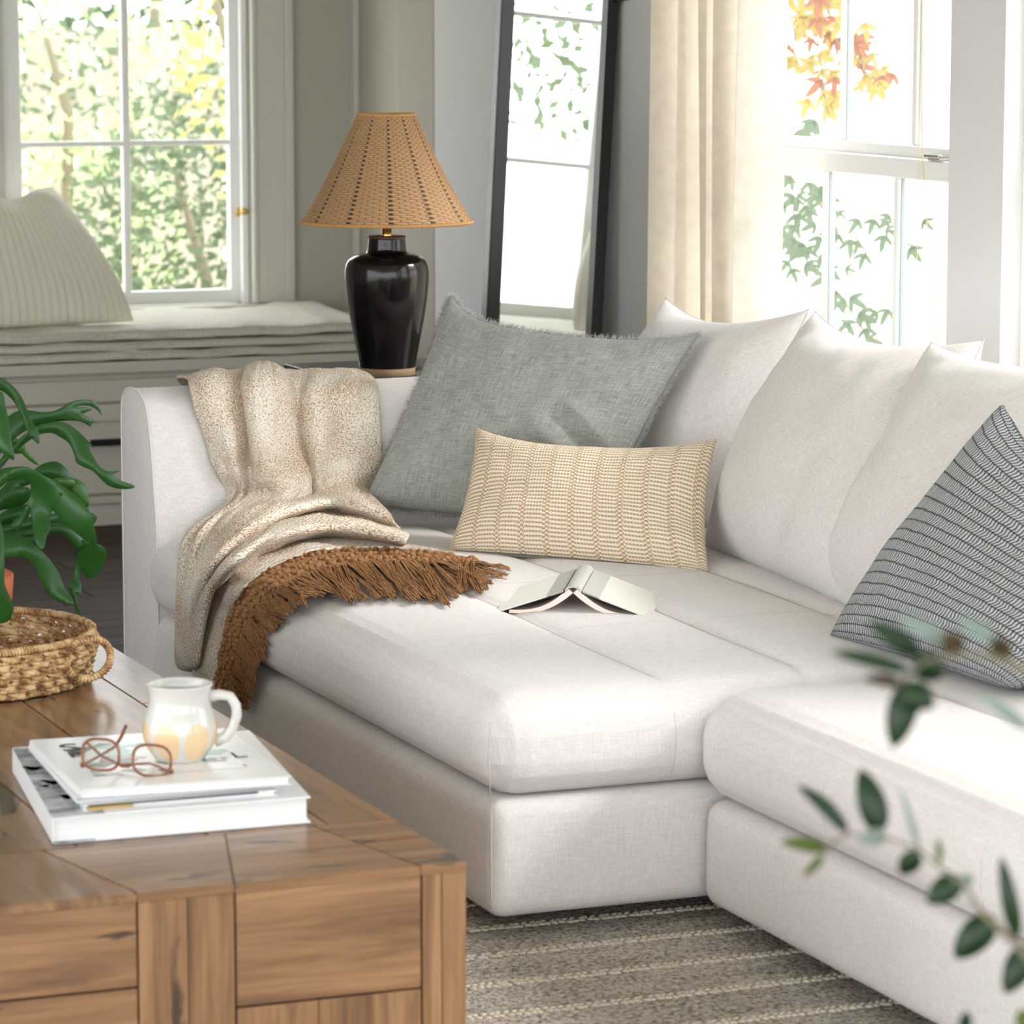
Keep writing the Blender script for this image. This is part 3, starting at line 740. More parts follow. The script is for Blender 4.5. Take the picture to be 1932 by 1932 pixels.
E0, E1, E2 = [[V((a, b, 0)) for a, b in e] for e in (E0, E1, E2)]
bm = bmesh.new()
for r_ in range(4):
    nk = 64
    for i in range(nk):
        t = (i+.5*(r_ % 2))/nk; t = min(t, .999); q = cr(E0, t).lerp(cr(E1, t), (r_+.4)/4)
        p = surf(q.x+random.uniform(-2.6, 2.6), q.y+random.uniform(-2.4, 2.4), .006+.004*random.random())
        mt = Matrix.Translation(p) @ Matrix.Rotation(random.random()*3, 4, 'Z') @ Matrix.Rotation(random.uniform(-.6, .6), 4, 'Y') @ Matrix.Diagonal((random.uniform(1.1, 1.6), random.uniform(.65, .9), .85, 1))
        bmesh.ops.create_uvsphere(bm, u_segments=7, v_segments=5, radius=.0078, matrix=mt)
nt = 40
def bandf(a, b):
    q = cr(E0, a).lerp(cr(E1, a), b*1.02); return surf(q.x, q.y, .004)
o = frombm('crochet_border', bm, M['yarn'], tb, True); o['kind'] = 'stuff'
grid('border_backing', bandf, 80, 5, M['yarn'], tb, solid=.003)
bm = bmesh.new()
nT = 92
for i in range(nT):
    t = (i+random.uniform(-.2, .2))/nT; t = max(0, min(.999, t))
    for layer in (0, 1):
        t2 = max(0, min(.999, t+.035*math.sin(i*.9)+random.uniform(-.025, .02)))
        a_ = cr(E0, t).lerp(cr(E1, t), .75 if layer == 0 else .95); ln = random.uniform(.8, 1.05) if layer else random.uniform(.5, .85)
        b_ = cr(E1, t2).lerp(cr(E2, t2), ln)
        spread = random.uniform(5, 9); lf = .006 if layer else .012
        for s in range(17):
            o0 = V((random.gauss(0, 1.6), random.gauss(0, 1.2), 0)); o1 = V((random.gauss(0, spread*.45), random.gauss(0, spread*.35), 0))
            pts = []
            cv = random.uniform(-6, 6)
            for j in range(6):
                f = j/5; q = (a_+o0).lerp(b_+o1, f); q.x += cv*math.sin(f*PI); q.y += .5*cv*math.sin(f*2*PI)
                pts.append(surf(q.x, q.y, lf*(1-f*.6)+.006*math.sin(f*PI)*random.uniform(.5, 1.2)+.001*(s % 4)))
            tube_into(bm, pts, [.0010, .0010, .0009, .0009, .0009, .0013], 3, False)
o = frombm('fringe', bm, M['yarn'], tb, True); o['kind'] = 'stuff'

# ================================================================== book on the sofa
bf = at(1082, 1158, z=.458); wl = at(935, 1156, z=.458); wr_ = at(1228, 1168, z=.458)
W_ = (wr_-wl); Wd = W_.length/2; wx = W_.normalized(); wx.z = 0; dy = at(1062, 1100, z=.458)-bf; dy.z = 0
dy = (dy-wx*dy.dot(wx)*.55).normalized(); DL = .275; org = (wl+wr_)/2; org.z = .456
bk_ = thing('open_book', 'pale grey hardcover book lying open face down on the seat', 'book', tuple(org))
def bp(s, d, z): return org+wx*s+dy*d+V((0, 0, z))
M['bookcloth'] = linen('book_cloth', srgb(232, 229, 219), srgb(216, 213, 203), scale=700, bs=.1)
M['bookspine'] = plain('book_spine_cloth', srgb(188, 188, 181), .8)
M['endpaper'] = plain('dark_endpaper', (.012, .006, .01, 1), .8)
M['paper'] = plain('page_edges', srgb(246, 224, 214), .9)
hz = .052; sw = .017
def slab(name, prof, d0, d1, mat, parent):
    bm = bmesh.new(); A = [bm.verts.new(bp(s, d0, z)) for s, z in prof]; B = [bm.verts.new(bp(s, d1, z)) for s, z in prof]
    bm.faces.new(A); bm.faces.new(B[::-1])
    for i in range(len(prof)):
        j = (i+1) % len(prof); bm.faces.new((A[i], B[i], B[j], A[j]))
    bmesh.ops.recalc_face_normals(bm, faces=bm.faces); return frombm(name, bm, mat, parent)
for sg in (-1, 1):
    def cv_(s0, s1, name, mat, extra=0):
        f = lambda s: hz-(hz-.004)*(s-sw)/(Wd-sw)
        slab(name, [(sg*s0, f(s0)+extra), (sg*s1, f(s1)+extra), (sg*s1, f(s1)-.0028), (sg*s0, f(s0)-.0028)], 0, DL, mat, bk_)
    cv_(sw+.002, Wd, 'cover', M['bookcloth'])
    cv_(sw+.002, sw+.036, 'cloth_strip', M['bookspine'], .0006)
    prof_o, prof_i = [], []
    for i in range(13):
        f = i/12; s = .003+(Wd-.030)*f**.9
        zt = (hz-.006)*(1-f)**3.0+.0085; thk = .0078*(1-.15*f)
        prof_o.append((sg*(s+.006*(1-f)), zt)); prof_i.append((sg*max(.0005, s-.004*(1-f)), max(.0005, zt-thk)))
    slab('pages', prof_o+prof_i[::-1], .004, DL-.004, M['paper'], bk_)
    slab('endpaper', [(sg*(sw), hz-.0035), (sg*(Wd-.016), .0060), (sg*(Wd-.018), .0050), (sg*sw, hz-.0055)], .003, DL-.003, M['endpaper'], bk_)
prof = [(sw*1.0*math.sin(a), hz-.001+.010*math.cos(a)) for a in [(-1.4+2.8*i/10) for i in range(11)]]
slab('spine', prof+[(a*.85, b-.003) for a, b in prof][::-1], 0, DL, M['bookspine'], bk_)

# ================================================================== coffee table
TZ = .42; fx0, fx1, fy0, fy1 = .75, 1.827, 4.729, 7.09
ct = thing('coffee_table', 'chunky reclaimed oak coffee table with planked top and waterfall sides', 'table', ((fx0+fx1)/2, (fy0+fy1)/2, 0))
oak = {a: M['oak_'+a] for a in 'xyz'}
core = plain('joint_shadow_wood', srgb(62, 42, 26), .9)
box('core', (fx0+.012, fy0+.012, .03), (fx1-.012, fy1-.012, TZ-.012), core, ct, .002)
def poly_board(pts, z0, z1, mat, gap=.0006, bev=.0018):
    c = V((sum(p[0] for p in pts)/len(pts), sum(p[1] for p in pts)/len(pts), 0)); bm = bmesh.new()
    P = []
    for p in pts:
        v = V((p[0], p[1], 0)); d = c-v; P.append(v+V((math.copysign(min(gap, abs(d.x)), d.x), math.copysign(min(gap, abs(d.y)), d.y), 0)))
    z1 += random.uniform(-.0006, .0004)
    A = [bm.verts.new((p.x, p.y, z0)) for p in P]; B = [bm.verts.new((p.x, p.y, z1)) for p in P]
    bm.faces.new(A[::-1]); bm.faces.new(B)
    for i in range(len(P)):
        j = (i+1) % len(P); bm.faces.new((A[i], A[j], B[j], B[i]))
    bmesh.ops.recalc_face_normals(bm, faces=bm.faces)
    bmesh.ops.bevel(bm, geom=[e for e in bm.edges if e.verts[0].co.z > z0+.001 and e.verts[1].co.z > z0+.001], offset=bev, segments=2, affect='EDGES')
    return frombm('plank', bm, mat, ct)
zb_ = TZ-.014
F, Bk = fy0, 5.03
tops = [([(fx0, F), (1.12, F), (1.05, Bk), (fx0, Bk)], 'x'), ([(1.12, F), (1.334, F), (1.275, Bk), (1.05, Bk)], 'y'), ([(1.334, F), (1.476, F), (1.556, Bk), (1.275, Bk)], 'x'),
        ([(1.476, F), (1.757, F), (1.695, Bk), (1.556, Bk)], 'x'), ([(1.757, F), (fx1, F), (fx1, 4.90), (1.721, 4.90)], 'x'), ([(1.721, 4.90), (fx1, 4.92), (fx1, Bk), (1.695, Bk)], 'x')]
xs = [fx0, .93, 1.13, 1.33, 1.53, 1.72, fx1]; ys = [Bk, 5.55, 6.2, 6.7, fy1]
for i in range(6):
    cuts = [Bk]+sorted(random.uniform(Bk+.4, fy1-.4) for _ in range(1 if i % 2 else 2))+[fy1]
    if i == 5: cuts = [Bk, 6.05, fy1]
    for a, b in zip(cuts, cuts[1:]): tops.append(([(xs[i], a), (xs[i+1], a), (xs[i+1], b), (xs[i], b)], 'y'))
for pts, ax in tops: poly_board(pts, zb_, TZ, oak[ax])
# front face boards
def fb(x0, x1, z0, z1, ax, y=fy0):
    g_ = .0005; bm = bmesh.new(); bx(bm, (x0+g_, y-random.uniform(0, .0006), max(.0125, z0+g_)), (x1-g_, y+.013, z1-g_), .0016, 2); return frombm('plank', bm, oak[ax], ct)
for q in ((fx0, .95, 0, TZ-.014, 'z'), (.95, 1.333, .285, TZ-.014, 'x'), (.95, 1.333, .13, .283, 'x'), (.95, 1.333, 0, .13, 'x'), (1.335, 1.407, 0, TZ-.014, 'z'), (1.407, 1.476, 0, TZ-.014, 'z'),
          (1.478, 1.757, .240, TZ-.014, 'x'), (1.478, 1.60, 0, .238, 'z'), (1.60, 1.757, 0, .238, 'z'), (1.759, 1.789, 0, TZ-.014, 'z'), (1.789, fx1, 0, TZ-.014, 'z')):
    fb(*q)
def sb(y0, y1, z0, z1, ax):
    g_ = .001; bm = bmesh.new(); bx(bm, (fx1-.012, y0+g_, max(.0125, z0+g_)), (fx1, y1-g_, z1-g_), .002, 2); frombm('plank', bm, oak[ax], ct)
for i in range(6): sb(fy0+.014+i*.39, fy0+.014+(i+1)*.39, 0, .2, 'z'); sb(fy0+.014+i*.39, fy0+.014+(i+1)*.39, .2, TZ-.014, 'y')

# ---- big hardcover book
M['white_cover'] = plain('white_book_cover', srgb(232, 232, 233), .35)
k = N('white_page_block'); s_ = k.sep(k.coord()); ln = k.noise(k.map(k.coord(), (.5, .5, 900)), 1, 1); k.col(k.mix(ln, srgb(244, 244, 244), srgb(206, 206, 208))).rough(.8); M['pages'] = k.m
def hardbook(name, label, A, B, C_, z0, th, cover, pages, ct_=.003, cat='book'):
    """A front-left, B front-right, C_ back-right (xy)"""
    A, B, C_ = V((*A, 0)), V((*B, 0)), V((*C_, 0)); ux = (B-A); uy = C_-B; D = A+uy
    t = thing(name, label, cat, ((A+C_)/2+V((0, 0, z0))))
    def quad(nm, a0, a1, b0, b1, za, zb2, mat, bev=.001):
        bm = bmesh.new(); P = [A+ux*a+uy*b for a, b in ((a0, b0), (a1, b0), (a1, b1), (a0, b1))]
        lo = [bm.verts.new((p.x, p.y, za)) for p in P]; hi = [bm.verts.new((p.x, p.y, zb2)) for p in P]
        bm.faces.new(lo[::-1]); bm.faces.new(hi)
        for i in range(4): bm.faces.new((lo[i], lo[(i+1) % 4], hi[(i+1) % 4], hi[i]))
        bmesh.ops.recalc_face_normals(bm, faces=bm.faces)
        if bev: bmesh.ops.bevel(bm, geom=list(bm.edges), offset=bev, segments=2, affect='EDGES')
        return frombm(nm, bm, mat, t)
    if ct_:
        quad('cover', 0, 1, 0, 1, z0, z0+ct_, cover); quad('cover', 0, 1, 0, 1, z0+th-ct_, z0+th, cover)
        quad('spine', 0, .008, 0, 1, z0+.001, z0+th-.001, cover)
        quad('pages', .008, .985, .012, .988, z0+ct_, z0+th-ct_, pages, 0)
    return t, quad, (A, ux, uy)
hb, hq, _ = hardbook('art_book', 'large white hardcover book, bottom of the stack on the coffee table', (1.298, 5.053), (1.697, 5.045), (1.765, 5.56), TZ+.0005, .041, M['white_cover'], M['pages'])
zt = TZ+.0415
# cover photograph band (printed)
k = N('printed_grey_photo'); nn_ = k.noise(k.map(k.coord(), (6, 12, 1)), 3, 5, .6); k.col(k.ramp(nn_, [(.38, srgb(78, 82, 88)), (.5, srgb(150, 153, 158)), (.66, srgb(214, 216, 218))])).rough(.3)
M['photo'] = k.m
hq('cover_photo', .0, .20, .0, .985, zt, zt+.0003, M['photo'], 0)
hq('spine_print', .0, .16, -.0006, 0, TZ+.0015, TZ+.005, M['photo'], 0)
ink = plain('black_print', (.02, .02, .022, 1), .5)
def blob(parent, c, rx, ry, z, mat, rot=0, name='print_mark', n=10):
    bm = bmesh.new(); vs = []
    for i in range(n):
        a = 2*PI*i/n; r_ = 1+.35*math.sin(a*3+c[0]*90); x, y = rx*r_*math.cos(a), ry*r_*math.sin(a)
        vs.append(bm.verts.new((c[0]+x*math.cos(rot)-y*math.sin(rot), c[1]+x*math.sin(rot)+y*math.cos(rot), z)))
    bm.faces.new(vs); bmesh.ops.solidify(bm, geom=bm.faces, thickness=.0002); return frombm(name, bm, mat, parent)
for (u, v, rx, ry) in ((62, 1450, .012, .018), (98, 1476, .012, .02), (132, 1503, .016, .016), (84, 1483, .008, .01)):
    p = at(u, v, z=zt); blob(hb, (p.x, p.y), rx, ry, zt+.0006, ink, .5)
# ---- magazines
M['mag_white'] = plain('glossy_white_cover', srgb(234, 234, 236), .25)
M['mag_grey'] = plain('glossy_grey_cover', srgb(150, 152, 156), .3)
m1, q1, _ = hardbook('magazine', 'white magazine with a gold and dark printed spine, lowest of the thin ones', (1.352, 5.075), (1.652, 5.07), (1.70, 5.47), zt+.0006, .0085, M['mag_white'], M['pages'], .0008, 'magazine')
z1 = zt+.0098
gold2 = plain('gold_print', srgb(176, 146, 76), .4); dk = plain('dark_print', srgb(52, 44, 40), .5)
q1('spine_print', .02, .25, -.0016, -.0002, zt+.0012, zt+.0092, gold2, 0); q1('spine_title', .25, .9, -.0014, -.0002, zt+.0062, zt+.009, dk, 0)
q1('spine_print', .02, .25, -.0022, -.0017, zt+.006, zt+.0088, dk, 0)
m2, q2, _ = hardbook('magazine', 'grey-spined magazine in the middle of the stack, under the top white book', (1.345, 5.092), (1.66, 5.085), (1.69, 5.49), z1, .0075, M['mag_white'], M['pages'], .0008, 'magazine')
q2('spine_print', .0, .99, -.0012, -.0002, z1+.0045, z1+.0073, M['mag_grey'], 0); q2('spine_title', .35, .5, -.0018, -.0013, z1+.005, z1+.0068, dk, 0)
z2 = z1+.0077
m3, q3, fr3 = hardbook('art_book', 'white softcover art book on top of the stack, under the mug and glasses', (1.352, 5.085), (1.672, 5.06), (1.69, 5.445), z2, .0135, M['mag_white'], M['pages'], .0012)
z3 = z2+.0137; A3, U3, W3 = fr3
def collage():
    k = N('printed_collage'); vo = k.n('ShaderNodeTexVoronoi'); k.set(vo.inputs['Vector'], k.map(k.coord(), (28, 34, 1), rot=(0, 0, .5))); vo.inputs['Scale'].default_value = 1
    hs = k.n('ShaderNodeSeparateColor'); k.set(hs.inputs[0], vo.outputs['Color'])
    k.col(k.ramp(hs.outputs[0], [(0, srgb(238, 238, 238)), (.35, srgb(246, 246, 246)), (.45, srgb(90, 40, 54)), (.55, srgb(66, 66, 54)), (.66, srgb(150, 186, 168)), (.76, srgb(170, 150, 140)), (.86, srgb(232, 232, 234))], 'CONSTANT')).rough(.25); return k.m
q3('cover_picture', .12, .86, .22, .84, z3, z3+.0003, collage(), 0)
q3('cover_panel', .50, .84, .20, .34, z3+.0003, z3+.0006, M['mag_white'], 0)
q3('cover_panel', .52, .90, .42, .47, z3+.0003, z3+.0006, M['mag_white'], 0)
def text(s, loc, size, rot, mat, parent):
    cu = bpy.data.curves.new('lettering', 'FONT'); cu.body = s; cu.size = size; cu.extrude = .0002
    tmp = bpy.data.objects.new('tmp', cu); C.objects.link(tmp); bpy.context.view_layer.update()
    me = bpy.data.meshes.new_from_object(tmp.evaluated_get(bpy.context.evaluated_depsgraph_get())); bpy.data.objects.remove(tmp)
    for v in me.vertices: v.co = Matrix.Translation(loc) @ (Matrix.Rotation(rot, 4, 'Z') @ v.co)
    return link('lettering', me, mat, parent)
p = at(118, 1418, z=z3); text('S', (p.x, p.y, z3+.0008), .075, -.05, ink, m3)
p = at(132, 1430, z=z3); text('E', (p.x, p.y, z3+.0008), .055, -.05, ink, m3)
p = at(440, 1430, z=z3); text('L', (p.x, p.y, z3+.0008), .05, -.05, ink, m3)

# ---- mug
mc = at(340, 1432, z=z3); 
mug = thing('mug', 'pale ceramic mug with peach dots on the stack of books', 'mug', (mc.x, mc.y, z3+.0005))
def mugmat():
    k = N('glazed_ceramic'); uv = k.sep(k.coord('UV')); u = k.math('MULTIPLY', uv[0], 7.0)
    fu = k.math('SUBTRACT', k.math('FRACT', u), .5); fv = k.math('MULTIPLY', k.math('SUBTRACT', uv[1], .33), 2.7)
    d = k.math('SQRT', k.math('ADD', k.math('MULTIPLY', fu, fu), k.math('MULTIPLY', fv, fv)))
    m = k.math('LESS_THAN', d, .42)
    k.col(k.mix(m, srgb(208, 206, 201), srgb(226, 194, 156))).rough(.18); k.b.inputs['Coat Weight'].default_value = .4; return k.m
pr = smoothprof([(.0, .0), (.034, .0), (.040, .004), (.052, .022), (.0575, .042), (.055, .062), (.0485, .084), (.0475, .100), (.050, .113), (.0515, .117)], 36)
lathe('body', pr+[(.049, .1195), (.0465, .116), (.044, .10), (.045, .085), (.0505, .062), (.051, .05)], mugmat(), mug, 64, tuple(mug.location))
lathe('coffee', [(.0, .084), (.0455, .084)], plain('coffee', (.05, .02, .008, 1), .1), mug, 40, tuple(mug.location))
ml = V(mug.location); hd = (RT*1.0+V((0, 0, 0))).normalized()
tube('handle', [ml+hd*a+V((0, 0, z)) for a, z in ((.046, .098), (.062, .101), (.078, .098), (.087, .084), (.088, .068), (.082, .050), (.070, .034), (.054, .028))], [.010, .0085, .008, .008, .008, .008, .0085, .010], mugmat(), mug, 12)

# ---- glasses
gl = thing('eyeglasses', 'brown tortoiseshell eyeglasses lying on the top white book', 'glasses', tuple(at(240, 1450, z=z3)))
k = N('tortoiseshell'); f_ = k.noise(k.coord(), 120, 3); k.col(k.mix(f_, srgb(160, 92, 60), srgb(84, 40, 26))).rough(.2); M['shell'] = k.m
k = N('lens_glass'); 
tr = k.n('ShaderNodeBsdfTransparent'); g2 = k.n('ShaderNodeBsdfGlossy'); g2.inputs['Roughness'].default_value = .02; mx = k.n('ShaderNodeMixShader'); mx.inputs[0].default_value = .12
k.t.links.new(tr.outputs[0], mx.inputs[1]); k.t.links.new(g2.outputs[0], mx.inputs[2]); k.t.links.new(mx.outputs[0], k.out.inputs[0]); M['lens'] = k.m
q_ = lambda x, y, yy: at(x/3.116, 1270+y/3.116, y=yy)
gy = at(240, 1462, z=z3+.003).y
for cx, cyy, sx, sy, tl in ((592, 488, 108, 92, 0), (893, 505, 112, 92, 0)):
    ring = []
    for i in range(29):
        a = 2*PI*i/28; c, s = math.cos(a), math.sin(a); f = lambda v: math.copysign(abs(v)**.72, v)
        ring.append(q_(cx+sx*f(c), cyy+sy*f(s)+.06*(cx-740+sx*f(c)), gy+.010*(-s)))
    bm = bmesh.new(); tube_into(bm, ring, .0023, 8, False); frombm('rim', bm, M['shell'], gl)
    bm = bmesh.new(); vs = [bm.verts.new(p) for p in ring[:-1]]; bm.faces.new(vs); frombm('lens', bm, M['lens'], gl)
tube('bridge', [q_(698, 530, gy), q_(715, 548, gy-.003), (q_(755, 550, gy-.003)), q_(778, 535, gy)], .0022, M['shell'], gl)
tube('hinge', [q_(474, 545, gy), q_(492, 540, gy)], .0038, M['shell'], gl); tube('hinge', [q_(990, 575, gy), q_(1015, 582, gy)], .0038, M['shell'], gl)
tube('temple', [q_(484, 540, gy), q_(590, 485, gy+.05), q_(680, 430, gy+.09), q_(715, 370, gy+.11), q_(742, 308, gy+.12)], [.0018, .0022, .0024, .0028, .0028], M['shell'], gl)
tube('temple', [q_(1005, 580, gy), q_(880, 530, gy+.03), q_(700, 540, gy+.05), q_(590, 480, gy+.045), q_(505, 405, gy+.03)], [.0018, .002, .002, .0022, .0024], M['shell'], gl)

# ================================================================== basket, pot, fern
bc = at(-82, 1194, z=.51); bc = V((bc.x, bc.y, TZ)); BR_ = .248
print('basket', bc)
bs = thing('woven_basket', 'round seagrass tray basket with rope handles holding the potted fern', 'basket', tuple(bc))
k = N('seagrass'); f1 = k.noise(k.coord(), 45, 3); f2 = k.noise(k.coord(), 300, 2)
k.col(k.ramp(k.math('ADD', k.math('MULTIPLY', f1, .75), k.math('MULTIPLY', f2, .25)), [(.36, srgb(118, 78, 42)), (.48, srgb(186, 146, 98)), (.60, srgb(228, 196, 150))])).rough(.7); k.bump(f2, .4, .002); M['grass'] = k.m
def braid(bm, r, z, n, amp, rad, ph=0, ang0=0, ang1=2*PI):
    for s in range(3):
        pts = []
        for i in range(n*8+1):
            f = i/(n*8); th = ang0+(ang1-ang0)*f; w_ = 2*PI*(n*f/1.0+s/3)
            pts.append(bc+V(((r+amp*.7*math.cos(w_))*math.cos(th+ph), (r+amp*.7*math.cos(w_))*math.sin(th+ph), z+amp*math.sin(w_*1.0))))
        tube_into(bm, pts, rad, 5, False)
for i in range(6):
    bm = bmesh.new(); z = .010+i*.0135; r = BR_-.018+.018*min(1, z/.07)
    # chunky over/under strands
    n = 38
    for j in range(n):
        for s in (0, 1):
            th = 2*PI*(j+.5*(i % 2)+random.uniform(-.1, .1))/n; dth = 2*PI/n*1.15
            pts = []
            for q5 in range(5):
                f = q5/4; tt = th+dth*(f-.5); rr = r+.007*math.sin(f*PI)-.003*s; zz = z+(.0062*(f-.5)*2)*(1 if s else -1)+random.uniform(-.001, .001)
                pts.append(bc+V((rr*math.cos(tt), rr*math.sin(tt), zz)))
            tube_into(bm, pts, [.002, .005, .0066, .005, .002], 5)
    frombm('weave_row', bm, M['grass'], bs, True)
def coil(bm, pts, R, pitch, rad):
    # wrapped cord: many small rings round a path
    L = len(pts); out = []
    tot = sum((V(pts[i+1])-V(pts[i])).length for i in range(L-1)); turns = int(tot/pitch)
    for i in range(turns*7+1):
        f = i/(turns*7); p = cr([V(x) for x in pts], f); t = (cr([V(x) for x in pts], min(1, f+.002))-cr([V(x) for x in pts], max(0, f-.002))).normalized()
        a = t.orthogonal().normalized() if abs(t.z) < .95 else V((1, 0, 0)); a = (V((0, 0, 1))-t*t.z); a = a.normalized() if a.length > .05 else V((1, 0, 0)); b = t.cross(a)
        w_ = 2*PI*turns*f; out.append(p+(a*math.cos(w_)+b*math.sin(w_))*R)
    tube_into(bm, out, rad, 5, False)
bm = bmesh.new(); circ = [bc+V((BR_*math.cos(2*PI*i/40), BR_*math.sin(2*PI*i/40), .092)) for i in range(41)]
coil(bm, circ, .0045, .0062, .0034); tube_into(bm, circ, .005, 6, False)
frombm('rim', bm, M['grass'], bs, True)
0 and lathe('liner', [(BR_-.024, .004), (BR_-.012, .03), (BR_-.006, .085)], plain('seagrass_shadow', srgb(112, 74, 38), .9, bumpscale=90, bs=1), bs, 64, tuple(bc))
lathe('bottom', [(.0, .004), (BR_-.02, .004)], M['grass'], bs, 48, tuple(bc))
hc = at(181, 1216, z=.472); hc = V((hc.x, hc.y, .468))
for sgn in (1, -1):
    bm = bmesh.new()
    if sgn == 1: ctr = bc+(V((RT.x, RT.y, 0)).normalized())*(BR_+.004) + V((0, 0, .060)) - V((FW.x, FW.y, 0)).normalized()*.098
    else: ctr = bc-(V((RT.x, RT.y, 0)).normalized())*(BR_+.002)+V((0, 0, .058))
    hx = V((RT.x, RT.y, 0)).normalized()
    rp = [ctr+hx*(.037*math.cos(2*PI*i/24))+V((0, 0, .036*math.sin(2*PI*i/24)))+V((FW.x, FW.y, 0)).normalized()*(.03*math.cos(2*PI*i/24)*sgn) for i in range(25)]
    coil(bm, rp, .005, .0062, .0032); tube_into(bm, rp, .005, 6, False); frombm('handle', bm, M['grass'], bs, True)

pt = thing('potted_fern', 'staghorn fern with drooping forked fronds in a terracotta pot in the basket', 'plant', (bc.x, bc.y, TZ+.03))
lathe('saucer', smoothprof([(.0, .008), (.08, .008), (.105, .012), (.118, .035), (.122, .038), (.114, .038), (.10, .018), (.0, .016)], 30), M['terracotta'], pt, 56, tuple(bc))
lathe('pot', [(.0, .02), (.062, .02), (.086, .145), (.098, .147), (.102, .150), (.106, .196), (.103, .199), (.096, .198), (.092, .19), (.09, .17), (.0, .168)], M['terracotta'], pt, 56, tuple(bc))
lathe('soil', [(.0, .175), (.093, .172)], M['soil'], pt, 30, tuple(bc))
crown = bc+V((0, 0, .19))
def frond(segs, w, dy0, dy1, label=None, tw=0.0, cup=.12, tip=.12):
    """list of lobes: each (pixel points, widths px); depth goes from dy0 to dy1 along the frond"""
    bm = bmesh.new()
    for (pp, ww, d0, d1) in segs:
        K = [V((a/2.842, 660+b/2.842, 0)) for a, b in pp]; n = 9*(len(K)-1)
        R_ = []
        for i in range(n+1):
            f = i/n; q = cr(K, f); yv = bc.y+d0+(d1-d0)*f; p = at(q.x, q.y, y=yv)
            t2 = cr(K, min(1, f+.01))-cr(K, max(0, f-.01)); t2.normalize()
            wid = cr([V((a, 0, 0)) for a in ww], f).x/2.842/2*((bc.y/.93)/FPX)*.98
            side = RT*(-t2.y)*-1 + UP*(-t2.x)*-1
            side = (RT*t2.y + UP*t2.x).normalized(); yaw = tw+.3*math.sin(f*3+pp[0][0]*.01)
            side = (side*math.cos(yaw)+FW*math.sin(yaw)).normalized(); nrm = side.cross(RT*t2.x-UP*t2.y).normalized()
            if nrm.dot(FW) > 0: nrm = -nrm
            m = 8
            R_.append([bm.verts.new(p+side*wid*(j/m*2-1)+nrm*(-cup*wid*((j/m*2-1)**2)) + nrm*.002*math.sin(f*17+j*1.3)) for j in range(m+1)])
        for a, b in zip(R_, R_[1:]):
            for j in range(8):
                fa = bm.faces.new((a[j], a[j+1], b[j+1], b[j])); fa.smooth = True
    o = frombm('frond', bm, M['fern'], pt)
    md = o.modifiers.new('thick', 'SOLIDIFY'); md.thickness = .0012
    return o
R0 = (-150, 1010)   # root of the fronds, inside the pot
def blade(out, d0, d1, stem=None, amp=.010, ph=0, mat='fern'):
    """one frond: outline (measured on the photograph) given real depth, waves, curled rim and thickness"""
    P = [V((a/2.842, 660+b/2.842, 0)) for a, b in out]
    K = P+[P[0]]; pts = []
    for i in range(len(P)):      # rounded outline
        p0, p1, p2, p3 = P[i-1], P[i], P[(i+1) % len(P)], P[(i+2) % len(P)]
        for f in (0, .33, .66): pts.append((p1*2+(p2-p0)*f+(p0*2-p1*5+p2*4-p3)*f*f+(p1*3-p0-p2*3+p3)*f*f*f)*.5)
    bm = bmesh.new(); f_ = bm.faces.new([bm.verts.new(p) for p in pts]); bm.normal_update(); bmesh.ops.triangulate(bm, faces=[f_], ngon_method='EAR_CLIP')
    x0, x1 = min(p.x for p in pts), max(p.x for p in pts); y0, y1 = min(p.y for p in pts), max(p.y for p in pts)
    for ax, a, b in ((0, x0, x1), (1, y0, y1)):
        c = a+6
        while c < b:
            co = V((c, 0, 0)) if ax == 0 else V((0, c, 0)); no = V((1, 0, 0)) if ax == 0 else V((0, 1, 0))
            bmesh.ops.bisect_plane(bm, geom=list(bm.verts)+list(bm.edges)+list(bm.faces), plane_co=co, plane_no=no, dist=1e-4); c += 7
    segs = [(pts[i], pts[(i+1) % len(pts)]) for i in range(len(pts))]
    for v in bm.verts:
        u, w_ = v.co.x, v.co.y
        dm = 1e9
        for a, b in segs:
            ab = b-a; t = max(0, min(1, (v.co-a).dot(ab)/max(1e-6, ab.length_squared))); dm = min(dm, (v.co-a-ab*t).length)
        f = (u-x0)/(x1-x0)
        d = d0+(d1-d0)*f+amp*math.sin((u+w_)*.026+ph)+amp*.7*math.sin((u-w_)*.034+ph*2)+.009*math.exp(-dm/9)
        v.co = at(u, w_, y=bc.y+d)
    for f2 in bm.faces: f2.smooth = True
    if stem:
        S_ = [V((a/2.842, 660+b/2.842, 0)) for a, b in stem]; R_ = []
        n = 14
        for i in range(n+1):
            q = cr(S_, i/n); p = at(q.x, q.y, y=bc.y+d0*(i/n)); R_.append(p)
        tube_into(bm, R_, [.006+.006*i/n for i in range(n+1)], 6)
    o = frombm('frond', bm, M[mat], pt); md = o.modifiers.new('thick', 'SOLIDIFY'); md.thickness = .0014; md.offset = 0
    return o
M['fern_light'] = translucent('fern_leaf_young', (.07, .22, .02, 1), (.22, .55, .04, 1), .35, .4, spec=.5)
blade([(30, 370), (90, 330), (160, 325), (230, 335), (300, 325), (345, 298), (400, 275), (470, 268), (520, 290), (546, 350), (515, 318), (470, 298), (420, 300), (400, 312), (450, 308), (494, 320), (450, 338), (448, 352), (480, 366), (518, 388), (490, 392), (487, 412), (440, 386), (380, 378), (300, 384), (230, 395), (170, 420), (110, 450), (50, 500), (0, 560), (-60, 640), (-80, 600), (-20, 430)], -.02, .05, [R0, (-110, 800), (-70, 620)], ph=1)
